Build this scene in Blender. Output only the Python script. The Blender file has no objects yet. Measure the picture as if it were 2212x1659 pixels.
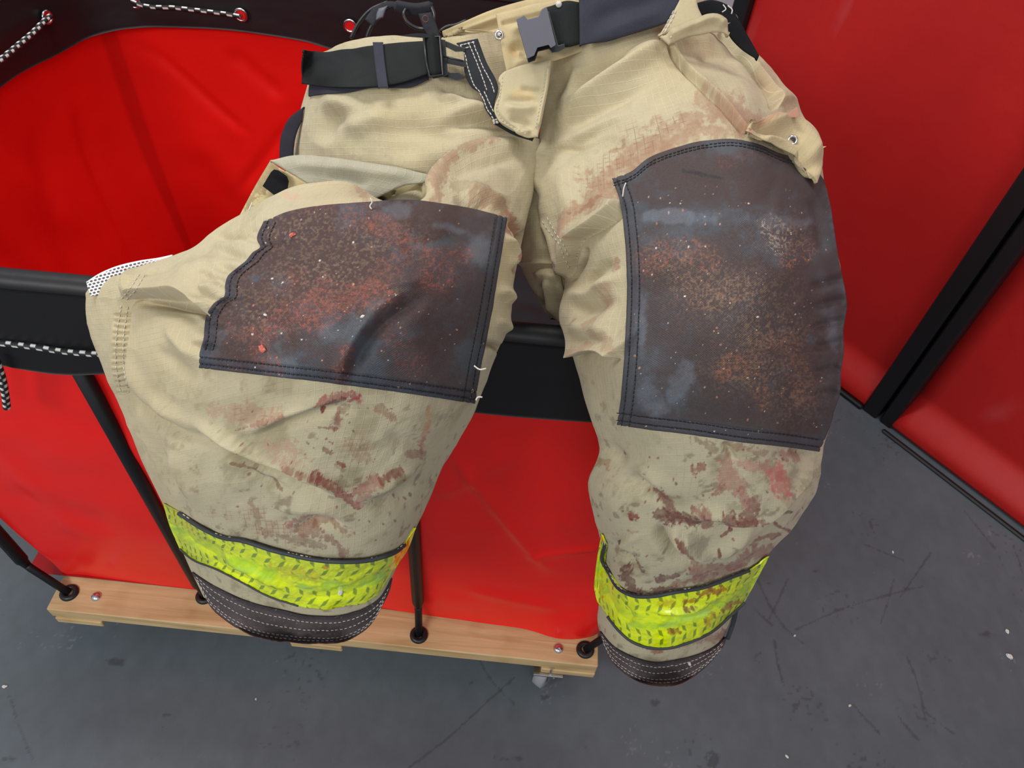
import bpy, math, random
import numpy as np
from mathutils import Vector, Matrix

# ------------------------------------------------------------------ camera, world, lights, exposure
W, HH, FPX = 2212, 1659, 1600.0
TH, RHO, CAMZ = math.radians(48.7), math.radians(5.95), 1.68
F = np.array([0, math.cos(TH), -math.sin(TH)])
U0 = np.array([0, math.sin(TH), math.cos(TH)])
R0 = np.array([1., 0, 0])
RT = math.cos(RHO)*R0 + math.sin(RHO)*U0
UP = math.cos(RHO)*U0 - math.sin(RHO)*R0
CP = np.array([0, 0, CAMZ])
sc = bpy.context.scene
cd = bpy.data.cameras.new('camera'); cam = bpy.data.objects.new('camera', cd)
sc.collection.objects.link(cam); sc.camera = cam
cd.sensor_width = 36; cd.lens = FPX/W*36; cd.clip_start = .02
M = Matrix.Identity(4)
for i in range(3):
    M[i][0], M[i][1], M[i][2], M[i][3] = RT[i], UP[i], -F[i], CP[i]
cam.matrix_world = M
sc.view_settings.view_transform = 'Standard'; sc.view_settings.look = 'None'
sc.view_settings.gamma = 1; sc.view_settings.use_curve_mapping = False
sc.view_settings.exposure = 0.0
wd = bpy.data.worlds.new('room_light'); sc.world = wd; wd.use_nodes = True
wd.node_tree.nodes['Background'].inputs[0].default_value = (.80, .86, .95, 1)
wd.node_tree.nodes['Background'].inputs[1].default_value = .54
def area(name, loc, size, power, rot=(0, 0, 0), col=(1, .98, .95)):
    l = bpy.data.lights.new(name, 'AREA'); l.shape = 'RECTANGLE'; l.size, l.size_y = size
    l.energy = power; l.color = col
    o = bpy.data.objects.new(name, l); o.location = loc; o.rotation_euler = rot
    sc.collection.objects.link(o); return o
area('ceiling_or_fill_light', (-.9, 1.3, 3.2), (1.2, .4), 36)
area('ceiling_or_fill_light', (.9, .9, 3.2), (1.2, .4), 9)
area('ceiling_or_fill_light', (-1.7, -1.3, 2.7), (1.3, .5), 40, (math.radians(38), 0, math.radians(-28)))
area('ceiling_or_fill_light', (.5, -2.2, 2.9), (1.3, .5), 20, (math.radians(40), 0, math.radians(10)))  # added fill lamp behind the camera, brightens the legs and the bin front

# ------------------------------------------------------------------ maths helpers
def s(r, g, b):
    c = np.array([r, g, b])/255.
    return np.where(c <= .04045, c/12.92, ((c+.055)/1.055)**2.4)
def ray(x, y):
    x = np.asarray(x, float); y = np.asarray(y, float)
    return F + RT*((x-W/2)/FPX)[..., None] - UP*((y-HH/2)/FPX)[..., None]
def P(x, y, z): return CP + ray(x, y)*np.asarray(z, float)[..., None]
def onz(x, y, z0):
    r = ray(x, y); return CP + r*((z0-CAMZ)/r[..., 2])[..., None]
def ony(x, y, y0):
    r = ray(x, y); return CP + r*(y0/r[..., 1])[..., None]
def proj(p):
    d = np.asarray(p)-CP; z = d@F
    return W/2+FPX*(d@RT)/z, HH/2-FPX*(d@UP)/z, z
def smooth(a, b, x):
    t = np.clip((x-a)/(b-a), 0, 1); return t*t*(3-2*t)
_rng = np.random.RandomState(7)
_tab = _rng.rand(256, 256)
def vn(x, y, seed=0):
    x = x+seed*17.31+900; y = y+seed*9.17+900
    xi = np.floor(x).astype(int); yi = np.floor(y).astype(int)
    fx = x-xi; fy = y-yi; fx = fx*fx*fx*(fx*(fx*6-15)+10); fy = fy*fy*fy*(fy*(fy*6-15)+10)
    g = lambda a, b: _tab[a % 256, b % 256]
    return (g(xi, yi)*(1-fx)+g(xi+1, yi)*fx)*(1-fy)+(g(xi, yi+1)*(1-fx)+g(xi+1, yi+1)*fx)*fy
def fbm(x, y, seed=0, o=4, g=.5):
    r = 0; a = 1; t = 0
    for i in range(o):
        r = r+a*vn(x*2**i, y*2**i, seed+i*3); t += a; a *= g
    return r/t
def ridged(x, y, seed=0, o=3):
    r = 0; a = 1; t = 0
    for i in range(o):
        n = 1-np.abs(2*vn(x*2**i, y*2**i, seed+i*3)-1); r = r+a*n*n; t += a; a *= .5
    return r/t
def hermite(pts, t, q):
    """non-uniform Catmull-Rom through pts (n,k) at params t, sampled at q"""
    pts = np.asarray(pts, float); n = len(t)
    if n == 2:
        w = ((q-t[0])/(t[1]-t[0])); return pts[0]+(pts[1]-pts[0])*w.reshape(w.shape+(1,)*(pts.ndim-1))
    d = np.diff(pts, axis=0)/np.diff(t).reshape((-1,)+(1,)*(pts.ndim-1))
    h = np.diff(t).reshape((-1,)+(1,)*(pts.ndim-1))
    m = np.empty_like(pts); m[0] = d[0]; m[-1] = d[-1]
    m[1:-1] = (d[:-1]*h[1:]+d[1:]*h[:-1])/(h[1:]+h[:-1])
    i = np.clip(np.searchsorted(t, q, side='right')-1, 0, n-2)
    hh = (t[i+1]-t[i]); x = ((q-t[i])/hh)
    sh = (-1,)+(1,)*(pts.ndim-1); x = x.reshape(sh); hh = hh.reshape(sh)
    return ((2*x**3-3*x**2+1)*pts[i]+(x**3-2*x**2+x)*hh*m[i]+(-2*x**3+3*x**2)*pts[i+1]+(x**3-x**2)*hh*m[i+1])
def resample(pl, q, straight=False):
    pl = np.asarray(pl, float)
    t = np.concatenate([[0], np.cumsum(np.hypot(*np.diff(pl[:, :2], axis=0).T))]); t /= t[-1]
    if straight: return np.stack([np.interp(q, t, pl[:, k]) for k in range(pl.shape[1])], 1)
    return hermite(pl, t, np.asarray(q, float))
def line(pl, step=6, straight=False):
    pl = np.asarray(pl, float); L = np.hypot(*np.diff(pl[:, :2], axis=0).T).sum()
    return resample(pl, np.linspace(0, 1, max(3, int(L/step))), straight)
def dist(X, Y, pl, reach):
    """distance, signed side and running parameter of pixels to a smooth polyline"""
    p = line(pl, 7)[:, :2]; n = len(p)
    D = np.full(X.shape, 1e9); S = np.zeros(X.shape); T = np.zeros(X.shape)
    m = (X > p[:, 0].min()-reach) & (X < p[:, 0].max()+reach) & (Y > p[:, 1].min()-reach) & (Y < p[:, 1].max()+reach)
    if not m.any(): return D, S, T
    x = X[m]; y = Y[m]; dd = np.full(x.shape, 1e9); ss = np.zeros(x.shape); tt = np.zeros(x.shape)
    for i in range(n-1):
        a = p[i]; b = p[i+1]; v = b-a; L2 = v@v+1e-9
        k = np.clip(((x-a[0])*v[0]+(y-a[1])*v[1])/L2, 0, 1)
        ex = x-a[0]-k*v[0]; ey = y-a[1]-k*v[1]; d = np.hypot(ex, ey)
        c = d < dd; dd[c] = d[c]; ss[c] = np.sign(v[0]*ey-v[1]*ex)[c]; tt[c] = ((i+k)/(n-1))[c]
    D[m] = dd; S[m] = ss; T[m] = tt
    return D, S, T
def fold(D, X, Y, pl, amp, w, kind='r', taper=.3):
    a = np.asarray(pl, float); g = w*4+10; ix = near_(X, Y, a[:, 0].min()-g, a[:, 0].max()+g, a[:, 1].min()-g, a[:, 1].max()+g)
    if not len(ix[0]): return
    d = D[ix]; fold_(d, X[ix], Y[ix], pl, amp, w, kind, taper); D[ix] = d
def fold_(D, X, Y, pl, amp, w, kind, taper):
    """amp in mm; r ridge, s step (raised on the right hand of the path, sharp drop at the line), v groove"""
    d, sd, t = dist(X, Y, pl, w*4+10)
    tp = smooth(0, taper, t)*smooth(0, taper, 1-t)
    amp = amp*1.3
    if kind == 'r': D += amp*.001*np.exp(-(d/w)**2)*tp
    elif kind == 'v': D -= amp*.001*np.exp(-(d/w)**2)*tp
    else:
        q = d*sd
        D += amp*.001*tp*np.where(q > 0, np.exp(-q/w)*smooth(0, 5, q), 0)
        D -= amp*.0004*tp*np.where(q <= 0, np.exp(q/(w*.35)), np.exp(-q/1.6))
def bump(D, X, Y, x, y, rx, ry, amp, ang=0):
    g = 3*max(rx, ry); ix = near_(X, Y, x-g, x+g, y-g, y+g); D0 = D; X = X[ix]; Y = Y[ix]; D = D0[ix]
    a = math.radians(ang); dx = X-x; dy = Y-y
    u = (dx*math.cos(a)+dy*math.sin(a))/rx; v = (-dx*math.sin(a)+dy*math.cos(a))/ry
    D0[ix] = D+amp*.001*np.exp(-(u*u+v*v))
def paint(C, m, col, k=1.):
    m = np.clip(m*k, 0, 1)[..., None]; C[:] = C*(1-m)+np.asarray(col)*m
def near_(X, Y, x0, x1, y0, y1):
    return np.nonzero((X > x0) & (X < x1) & (Y > y0) & (Y < y1))
def stain(C, X, Y, pl, w, col, k=.8, rag=.9, seed=0, sc_=9., edge=.35):
    a = np.asarray(pl, float); g = w*2.2+16; ix = near_(X, Y, a[:, 0].min()-g, a[:, 0].max()+g, a[:, 1].min()-g, a[:, 1].max()+g)
    if not len(ix[0]): return
    C0 = C; C = C0[ix]; X = X[ix]; Y = Y[ix]; stain_(C, X, Y, pl, w, col, k, rag, seed, sc_, edge); C0[ix] = C
def stain_(C, X, Y, pl, w, col, k, rag, seed, sc_, edge):
    d, sd, t = dist(X, Y, pl, w*2.2+8)
    n = fbm(X/sc_, Y/sc_, seed+5, 4, .6)-.5; n2 = fbm(X/28, Y/28, seed+9, 3)-.5
    f = 1-d/w+rag*n*1.9+n2*1.6+(fbm(X/3.2, Y/3.2, seed+21, 2)-.5)*.5
    paint(C, smooth(0, edge, f)*(.55+.7*np.clip(n+.5, 0, 1))*(d < w*2.2), col, k)
def blot(C, X, Y, x, y, rx, ry, col, k=.7, ang=0, rag=1., seed=0, sc_=14., edge=.5):
    g = 2*max(rx, ry); ix = near_(X, Y, x-g, x+g, y-g, y+g)
    if not len(ix[0]): return
    C0 = C; C = C0[ix]; blot_(C, X[ix], Y[ix], x, y, rx, ry, col, k, ang, rag, seed, sc_, edge); C0[ix] = C
def blot_(C, X, Y, x, y, rx, ry, col, k, ang, rag, seed, sc_, edge):
    a = math.radians(ang); dx = X-x; dy = Y-y
    u = (dx*math.cos(a)+dy*math.sin(a))/rx; v = (-dx*math.sin(a)+dy*math.cos(a))/ry
    r = np.sqrt(u*u+v*v); n = fbm(X/sc_, Y/sc_, seed+3, 5, .62)-.5
    paint(C, smooth(0, edge, 1-r+rag*n*2.2)*(r < 1.9), col, k)

# ------------------------------------------------------------------ objects
COL = sc.collection
def link(o, parent=None):
    COL.objects.link(o)
    if parent is not None: o.parent = parent
    return o
def thing(name, label, cat, loc=(0, 0, 0), group=None):
    o = bpy.data.objects.new(name, None); o.location = loc; o.empty_display_size = .05
    COL.objects.link(o); o['label'] = label; o['category'] = cat
    if group: o['group'] = group
    return o
def tag(o, label, cat, group=None):
    o['label'] = label; o['category'] = cat
    if group: o['group'] = group
    return o
def world_of(o):
    t = np.zeros(3, np.float32)
    while o is not None: t = t+np.array(o.location, np.float32); o = o.parent
    return t
def mesh(name, V, Fc, mat, parent=None, C=None, ST=None, smoothf=True, label=None):
    me = bpy.data.meshes.new(name)
    V = np.asarray(V, np.float32).reshape(-1, 3)
    V = V-world_of(parent)
    Fc = np.asarray(Fc, np.int32); k = Fc.shape[1]
    me.vertices.add(len(V)); me.vertices.foreach_set('co', V.ravel())
    me.loops.add(Fc.size); me.loops.foreach_set('vertex_index', Fc.ravel())
    me.polygons.add(len(Fc)); me.polygons.foreach_set('loop_start', np.arange(0, Fc.size, k, dtype=np.int32))
    me.polygons.foreach_set('use_smooth', np.full(len(Fc), smoothf))
    me.update(calc_edges=True); me.validate()
    if C is not None:
        a = me.color_attributes.new('Col', 'FLOAT_COLOR', 'POINT')
        c4 = np.ones((len(V), 4), np.float32); c4[:, :3] = np.asarray(C).reshape(-1, 3); a.data.foreach_set('color', c4.ravel())
    if ST is not None:
        a = me.attributes.new('st', 'FLOAT_VECTOR', 'POINT')
        c3 = np.zeros((len(V), 3), np.float32); c3[:, :2] = np.asarray(ST).reshape(-1, 2); a.data.foreach_set('vector', c3.ravel())
    me.materials.append(mat)
    o = bpy.data.objects.new(name, me)
    if label: o['label'] = label
    return link(o, parent)
def join(parts):
    """parts: list of (V,F) quads -> one (V,F)"""
    vs = []; fs = []; n = 0
    for V, Fc in parts:
        V = np.asarray(V, float).reshape(-1, 3); vs.append(V); fs.append(np.asarray(Fc)+n); n += len(V)
    return np.concatenate(vs), np.concatenate(fs)
def gridfaces(nv, nu, close=False):
    i = np.arange(nv-1)[:, None]; m = nu if close else nu-1
    j = np.arange(m)[None, :]; j2 = (j+1) % nu
    return np.stack([i*nu+j, i*nu+j2, (i+1)*nu+j2, (i+1)*nu+j], -1).reshape(-1, 4)
def tube(path, r, n=10, cap=True):
    path = np.asarray(path, float); m = len(path)
    T = np.gradient(path, axis=0); T /= np.linalg.norm(T, axis=1)[:, None]+1e-12
    a = np.array([0, 0, 1.]) if abs(T[0][2]) < .9 else np.array([1., 0, 0])
    N = np.zeros_like(path); v = a-T[0]*(a@T[0])
    for i in range(m):
        v = v-T[i]*(v@T[i]); v /= np.linalg.norm(v); N[i] = v
    B = np.cross(T, N); an = np.linspace(0, 2*np.pi, n, endpoint=False)
    r = np.broadcast_to(np.asarray(r, float), (m,))
    V = path[:, None]+r[:, None, None]*(N[:, None]*np.cos(an)[None, :, None]+B[:, None]*np.sin(an)[None, :, None])
    V = V.reshape(-1, 3); Fc = gridfaces(m, n, True)
    if cap:
        c0 = len(V); V = np.concatenate([V, path[:1], path[-1:]])
        e = []
        for j in range(0, n, 2):
            e.append([c0, (j+2) % n, j+1, j]); b = (m-1)*n; e.append([c0+1, b+j, b+j+1, b+(j+2) % n])
        Fc = np.concatenate([Fc, e])
    return V, Fc
def box(x0, x1, y0, y1, z0, z1, b=.0):
    """bevelled box made of three nested ring levels"""
    if b <= 0:
        V = [(x, y, z) for z in (z0, z1) for (x, y) in ((x0, y0), (x1, y0), (x1, y1), (x0, y1))]
        return np.array(V), np.array([[3, 2, 1, 0], [4, 5, 6, 7], [0, 1, 5, 4], [1, 2, 6, 5], [2, 3, 7, 6], [3, 0, 4, 7]])
    V = []
    for z, k in ((z0, b), (z0+b, 0), (z1-b, 0), (z1, b)):
        for x, y in ((x0+b, y0+k), (x1-b, y0+k), (x1-k, y0+b), (x1-k, y1-b), (x1-b, y1-k), (x0+b, y1-k), (x0+k, y1-b), (x0+k, y0+b)):
            V.append((x, y, z))
    Fc = gridfaces(4, 8, True).tolist()
    for o, r in ((0, 1), (24, 0)):
        for q in ([0, 1, 2, 7], [7, 2, 3, 6], [6, 3, 4, 5]):
            q = [o+i for i in q]; Fc.append(q[::-1] if r else q)
    return np.array(V), np.array(Fc)
def ring(c, nrm, R, r, n=24, m=8):
    nrm = np.asarray(nrm, float); nrm /= np.linalg.norm(nrm)
    a = np.cross(nrm, [0, 0, 1.]) if abs(nrm[2]) < .9 else np.cross(nrm, [1., 0, 0]); a /= np.linalg.norm(a); b = np.cross(nrm, a)
    t = np.linspace(0, 2*np.pi, n, endpoint=False); p = np.linspace(0, 2*np.pi, m, endpoint=False)
    rad = (np.cos(t)[:, None]*a+np.sin(t)[:, None]*b)
    V = np.asarray(c)+rad[:, None]*(R+r*np.cos(p))[None, :, None]+nrm*(r*np.sin(p))[None, :, None]
    Fc = gridfaces(n, m, True); i = np.arange(m); Fc = np.concatenate([Fc, np.stack([(n-1)*m+i, (n-1)*m+(i+1) % m, (i+1) % m, i], 1)])
    return V.reshape(-1, 3), Fc
def lathe(c, ax, prof, n=24):
    """prof: (radius, height) list, turned round axis ax at c"""
    ax = np.asarray(ax, float); ax /= np.linalg.norm(ax)
    a = np.cross(ax, [0, 0, 1.]) if abs(ax[2]) < .9 else np.cross(ax, [1., 0, 0]); a /= np.linalg.norm(a); b = np.cross(ax, a)
    t = np.linspace(0, 2*np.pi, n, endpoint=False); rad = np.cos(t)[:, None]*a+np.sin(t)[:, None]*b
    V = np.stack([np.asarray(c)+rad*max(r, 1e-5)+ax*h for r, h in prof])
    return V.reshape(-1, 3), gridfaces(len(prof), n, True)

# ------------------------------------------------------------------ materials
def material(name, rough=.8, col=None, attr=False, metal=0, coat=0, sheen=0, spec=.5, noise=None, grid=None, weave=None, bump_n=None, trans=0):
    m = bpy.data.materials.new(name); m.use_nodes = True; nt = m.node_tree; N = nt.nodes; L = nt.links
    b = N['Principled BSDF']; b.inputs['Roughness'].default_value = rough; b.inputs['Metallic'].default_value = metal
    b.inputs['Coat Weight'].default_value = coat; b.inputs['Coat Roughness'].default_value = .15
    b.inputs['Sheen Weight'].default_value = sheen; b.inputs['Specular IOR Level'].default_value = spec
    tc = N.new('ShaderNodeTexCoord')
    if attr:
        a = N.new('ShaderNodeAttribute'); a.attribute_name = 'Col'; c = a.outputs['Color']
    else:
        a = N.new('ShaderNodeRGB'); a.outputs[0].default_value = (*col, 1); c = a.outputs[0]
    def math_(op, x, y=None, z=None):
        n = N.new('ShaderNodeMath'); n.operation = op
        for i, v in enumerate((x, y, z)):
            if v is None: continue
            if isinstance(v, (int, float)): n.inputs[i].default_value = v
            else: L.new(v, n.inputs[i])
        return n.outputs[0]
    def mul(c, f):   # colour * scalar
        n = N.new('ShaderNodeVectorMath'); n.operation = 'SCALE'; L.new(c, n.inputs[0]); L.new(f, n.inputs['Scale']); return n.outputs[0]
    hgt = []
    if noise:
        for (scale, amt) in noise:
            n = N.new('ShaderNodeTexNoise'); n.inputs['Scale'].default_value = scale; n.inputs['Detail'].default_value = 5
            L.new(tc.outputs['Object'], n.inputs['Vector'])
            c = mul(c, math_('MULTIPLY_ADD', n.outputs[0], 2*amt, 1-amt))
    if grid:                       # ripstop: (cell m, line fraction, brighten)
        cell, fr, br = grid
        st = N.new('ShaderNodeAttribute'); st.attribute_name = 'st'
        sp = N.new('ShaderNodeSeparateXYZ'); L.new(st.outputs['Vector'], sp.inputs[0])
        ls = []
        for k in (0, 1):
            f = math_('FRACT', math_('MULTIPLY', sp.outputs[k], 1/cell))
            d = math_('ABSOLUTE', math_('SUBTRACT', f, .5))
            n = N.new('ShaderNodeMapRange'); n.inputs[1].default_value = fr; n.inputs[2].default_value = 0
            n.inputs[3].default_value = 0; n.inputs[4].default_value = 1; L.new(d, n.inputs[0]); ls.append(n.outputs[0])
        g = math_('MAXIMUM', ls[0], ls[1])
        n = N.new('ShaderNodeTexNoise'); n.inputs['Scale'].default_value = 16; L.new(tc.outputs['Object'], n.inputs['Vector'])
        n2 = N.new('ShaderNodeMapRange'); n2.inputs[1].default_value = .25; n2.inputs[2].default_value = .5; L.new(n.outputs[0], n2.inputs[0])
        g2 = math_('MULTIPLY', g, n2.outputs[0])
        c = mul(c, math_('MULTIPLY_ADD', g2, br, 1.)); hgt.append((g, .00035))
    if weave:                      # (cell m, amount)
        cell, amt = weave
        st = N.new('ShaderNodeAttribute'); st.attribute_name = 'st'
        sp = N.new('ShaderNodeSeparateXYZ'); L.new(st.outputs['Vector'], sp.inputs[0])
        a1 = math_('SINE', math_('MULTIPLY', sp.outputs[0], 6.283/cell)); a2 = math_('SINE', math_('MULTIPLY', sp.outputs[1], 6.283/cell))
        w = math_('MULTIPLY', a1, a2); c = mul(c, math_('MULTIPLY_ADD', w, amt, 1.)); hgt.append((w, .0002))
    if bump_n:
        for scale, h in bump_n:
            n = N.new('ShaderNodeTexNoise'); n.inputs['Scale'].default_value = scale; n.inputs['Detail'].default_value = 4
            L.new(tc.outputs['Object'], n.inputs['Vector']); hgt.append((n.outputs[0], h))
    prev = None
    for hh, dd in hgt:
        bn = N.new('ShaderNodeBump'); bn.inputs['Distance'].default_value = dd; bn.inputs['Strength'].default_value = .8
        L.new(hh, bn.inputs['Height'])
        if prev is not None: L.new(prev, bn.inputs['Normal'])
        prev = bn.outputs[0]
    if prev is not None: L.new(prev, b.inputs['Normal'])
    L.new(c, b.inputs['Base Color'])
    if trans:
        tr = N.new('ShaderNodeBsdfTranslucent'); L.new(c, tr.inputs[0]); mx = N.new('ShaderNodeMixShader'); mx.inputs[0].default_value = trans
        L.new(b.outputs[0], mx.inputs[1]); L.new(tr.outputs[0], mx.inputs[2]); L.new(mx.outputs[0], N['Material Output'].inputs[0])
    return m
M_cloth = material('tan_ripstop', .88, attr=True, sheen=.12, spec=.25, grid=(.0078, .065, .32), noise=[(380, .07), (45, .07)], bump_n=[(900, .0004)])
M_plain = material('tan_twill', .88, attr=True, sheen=.12, spec=.25, noise=[(380, .07)], bump_n=[(900, .0004)])
M_patch = material('grey_knee_fabric', .82, attr=True, spec=.3, weave=(.0022, .10), noise=[(500, .22), (1400, .16)], bump_n=[(1200, .0005)])
M_cuff = material('cuff_fabric', .9, attr=True, spec=.2, weave=(.0018, .15), noise=[(900, .3)], bump_n=[(1500, .0006)])
M_tape = material('reflective_tape', .2, attr=True, spec=.7, coat=.9, bump_n=[(60, .002), (260, .0008)])
M_web = material('black_webbing', .85, s(26, 27, 27), spec=.3, noise=[(700, .25)], bump_n=[(1200, .0004)])
M_navy = material('navy_cloth', .9, s(52, 52, 60), spec=.2, noise=[(500, .12)], bump_n=[(1000, .0003)])
M_bplas = material('black_plastic', .38, s(24, 24, 26), spec=.5, noise=[(60, .1)])
M_gplas = material('grey_plastic', .5, s(88, 87, 96), spec=.4, noise=[(200, .05)])
M_velcro = material('black_velcro', .95, s(28, 28, 30), spec=.15, noise=[(900, .4)], bump_n=[(1500, .001)])
M_thread = material('white_thread', .8, s(205, 200, 190), noise=[(300, .1)])
M_dthread = material('dark_thread', .8, s(30, 32, 38), noise=[(300, .1)])
M_metal = material('zinc_metal', .22, s(205, 205, 210), metal=1, noise=[(90, .1)])
M_vinyl = material('red_vinyl', .3, attr=True, spec=.38, noise=[(3, .08), (14, .03)], bump_n=[(7, .004)], trans=.06)
M_bvinyl = material('black_vinyl', .48, s(24, 22, 24), spec=.4, noise=[(6, .15)], bump_n=[(9, .003)])
M_post = material('black_tube', .45, s(22, 22, 24), spec=.4, noise=[(30, .15)])
M_cord = material('bungee_cord', .7, attr=True, noise=[(400, .1)])
M_mesh = material('mesh_fabric', .8, attr=True, noise=[(300, .05)])
M_chip = material('pink_chip', .9, s(205, 110, 92), noise=[(300, .25)], bump_n=[(400, .002)])
M_wchip = material('white_chip', .9, s(215, 212, 205), noise=[(300, .1)])

# ------------------------------------------------------------------ the setting
def tagk(o): o['kind'] = 'structure'; return o
fx = np.concatenate([np.linspace(-4, -1.55, 6), np.arange(-1.5, 1.9, .0036), np.linspace(2, 5, 6)])
fy = np.concatenate([np.linspace(-3, .05, 6), np.arange(.1, 1.75, .0036), np.linspace(1.9, 4.2, 5)])
gx, gy = np.meshgrid(fx, fy); V = np.stack([gx, gy, 0*gx], -1)
X, Y, Z = proj(V); X = np.where(Z > .2, X, -9999); Y = np.where(Z > .2, Y, -9999)
C = np.ones(V.shape)*s(89, 97, 102)
n = fbm(gx*3.2, gy*3.2, 1, 5); C *= (.86+.3*n)[..., None]
n = fbm(gx*45, gy*30, 2, 4); C *= (.9+.2*n)[..., None]
C *= (1+.035*(fbm(gx*2, gy*2, 8)-.5)[..., None]*np.array([-2, 0, 2]))
dk = s(58, 59, 60)
for i, pl in enumerate([[(840, 1690), (960, 1600), (1060, 1510), (1110, 1465)], [(1030, 1415), (1062, 1470), (1110, 1520)], [(1635, 1250), (1670, 1320), (1700, 1360), (1735, 1390)],
        [(1702, 1250), (1680, 1300), (1662, 1335)], [(1672, 1385), (1682, 1440), (1692, 1480)], [(1720, 1360), (1820, 1315), (1920, 1285), (1995, 1266)],
        [(1930, 1253), (1918, 1300), (1903, 1345)], [(2085, 1105), (2120, 1150), (2150, 1185)], [(1945, 1290), (2010, 1195)], [(1630, 1315), (1650, 1335), (1668, 1350)],
        [(1840, 1520), (1900, 1585)], [(1930, 1530), (1950, 1560), (1985, 1600)], [(1960, 1420), (1980, 1470), (2000, 1560)], [(15, 1490), (50, 1590), (70, 1640)],
        [(1640, 1430), (1628, 1425), (1642, 1410)], [(2000, 1540), (2060, 1585)], [(2190, 1180), (2210, 1240)], [(1865, 1175), (1950, 1210)]]):
    stain(C, X, Y, pl, 2.1, dk, .5, .9, i, 7)
for i, (x, y, rx, ry) in enumerate([(1178, 1505, 14, 7), (1020, 1475, 8, 5), (250, 1430, 22, 10), (1415, 1520, 10, 8), (350, 1570, 5, 3), (1960, 1270, 10, 4), (2130, 1370, 18, 9),
        (1760, 1235, 12, 6), (1660, 1260, 8, 5), (1095, 1640, 30, 8), (360, 1545, 10, 4), (1540, 1640, 14, 30), (22, 1640, 16, 5)]):
    blot(C, X, Y, x, y, rx, ry, dk, .6, 0, 1, i)
for i in range(900):
    x, y = _rng.rand()*2212, 800+_rng.rand()*860; r = 1.3+_rng.rand()**3*3.4
    blot(C, X, Y, x, y, r*1.5, r, dk if _rng.rand() < .72 else s(150, 150, 150), .45, _rng.rand()*180, .5, i) if False else None
sp = vn(gx*170, gy*170, 31)*vn(gx*11, gy*11, 33); paint(C, smooth(.8, .88, sp), s(140, 140, 140), .35)
sp = vn(gx*120, gy*120, 35)*(.4+.8*vn(gx*8, gy*8, 36)); paint(C, smooth(.86, .96, sp), dk, .45)
sc1 = ridged(gx*2.1+.6*gy, gy*1.7-.8*gx, 40, 2); paint(C, smooth(.985, .999, sc1)*vn(gx*9, gy*9, 41), dk, .25)
M_floor = material('painted_concrete', .52, attr=True, spec=.3, noise=[(260, .05)], bump_n=[(40, .0008)])
tagk(mesh('floor', V, gridfaces(*gx.shape), M_floor, C=C, smoothf=False))
A = onz(1820, 815, 0.); B = onz(2212, 1110, 0.); wdir = (B-A)/np.linalg.norm(B-A); wn = np.array([wdir[1], -wdir[0], 0])
if wn@(CP*[1, 1, 0]-A*[1, 1, 0]) < 0: wn = -wn
def wpt(sx, off, z): return A+wdir*sx+wn*off+np.array([0, 0, z])
def wall_s(x, y):    # running distance along the wall of a pixel
    r = ray(x, y); t = ((A-CP)@wn)/(r@wn); return float((CP+r*t-A)@wdir)
s_end = wall_s(1600, 62); s1a = wall_s(1887, 863); s1b = wall_s(1916, 890); s2b = wall_s(1952, 899)
zs = np.concatenate([np.linspace(.012, .17, 22), np.linspace(.22, 2.6, 30)])
def panel(name, sa, sb):
    ss = np.linspace(sa, sb, 60); S_, Z_ = np.meshgrid(ss, zs)
    off = .055*(1-smooth(.03, .13, Z_))**1.0+.004*(fbm(S_*2, Z_*2, 5)-.5)
    V = A+wdir*S_[..., None]+wn*off[..., None]+np.array([0, 0, 1.])*Z_[..., None]
    Vb = V-wn*(.05+off[..., None])
    C = np.ones(V.shape)*s(182, 30, 28); C *= (.9+.2*fbm(S_*4, Z_*4, 9))[..., None]
    for i in range(26):
        a, b = sa+(sb-sa)*_rng.rand(), .1+1.3*_rng.rand(); d = np.hypot((S_-a)/1.6, Z_-b)
        paint(C, smooth(.012, .004, d), s(190, 70, 70), .5)
    nv, nu = S_.shape; f = gridfaces(nv, nu)
    e = []; k = nv*nu
    idx = np.concatenate([np.arange(nu), nu-1+nu*np.arange(1, nv), (nv-1)*nu+np.arange(nu-2, -1, -1), nu*np.arange(nv-2, 0, -1)])
    j = np.roll(idx, -1); e = np.stack([idx, idx+k, j+k, j], 1)
    return tagk(mesh(name, np.concatenate([V.reshape(-1, 3), Vb.reshape(-1, 3)]), np.concatenate([f, f[:, ::-1]+k, e]), M_panel, C=np.concatenate([C.reshape(-1, 3)]*2)))
M_panel = material('red_panel', .5, attr=True, spec=.35, noise=[(5, .1), (120, .04)], bump_n=[(5, .006), (500, .0002)])
panel('wall_right', s_end+.015, s1a+.004)
panel('wall_right_rear', s2b-.004, s2b+2.2)
def wbox(name, sa, sb, o0, o1, z0, z1, mat, b=.004):
    V, f = box(sa, sb, o0, o1, z0, z1, b)
    V = A*[1, 1, 0]+V[:, :1]*wdir+V[:, 1:2]*wn+V[:, 2:]*np.array([0, 0, 1.])
    return tagk(mesh(name, V, f, mat, smoothf=False))
wbox('trim_1', s1a, s1b-.004, -.02, .062, .0, 2.6, M_post)
wbox('trim_2', s1b+.006, s2b, -.02, .058, .0, 2.6, M_post)
wbox('trim_3', s1b-.02, s1b+.02, -.06, .012, .0, 2.6, M_post)
wbox('trim_4', s_end-.03, s_end+.02, -.05, .03, .0, 2.6, M_post)
wbox('baseboard_right', s_end, s1a+.0, .058, .072, .0, .016, M_post)
wbox('baseboard_right_rear', s2b-.01, s2b+2.2, .075, .09, .0, .01, M_post)
M_white = material('white_wall', .6, s(205, 202, 208), noise=[(4, .04)])
V, f = box(-4, 5, 2.9, 3.0, 0, 3.4, .002); tagk(mesh('wall_back', V, f, M_white, smoothf=False))
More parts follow.
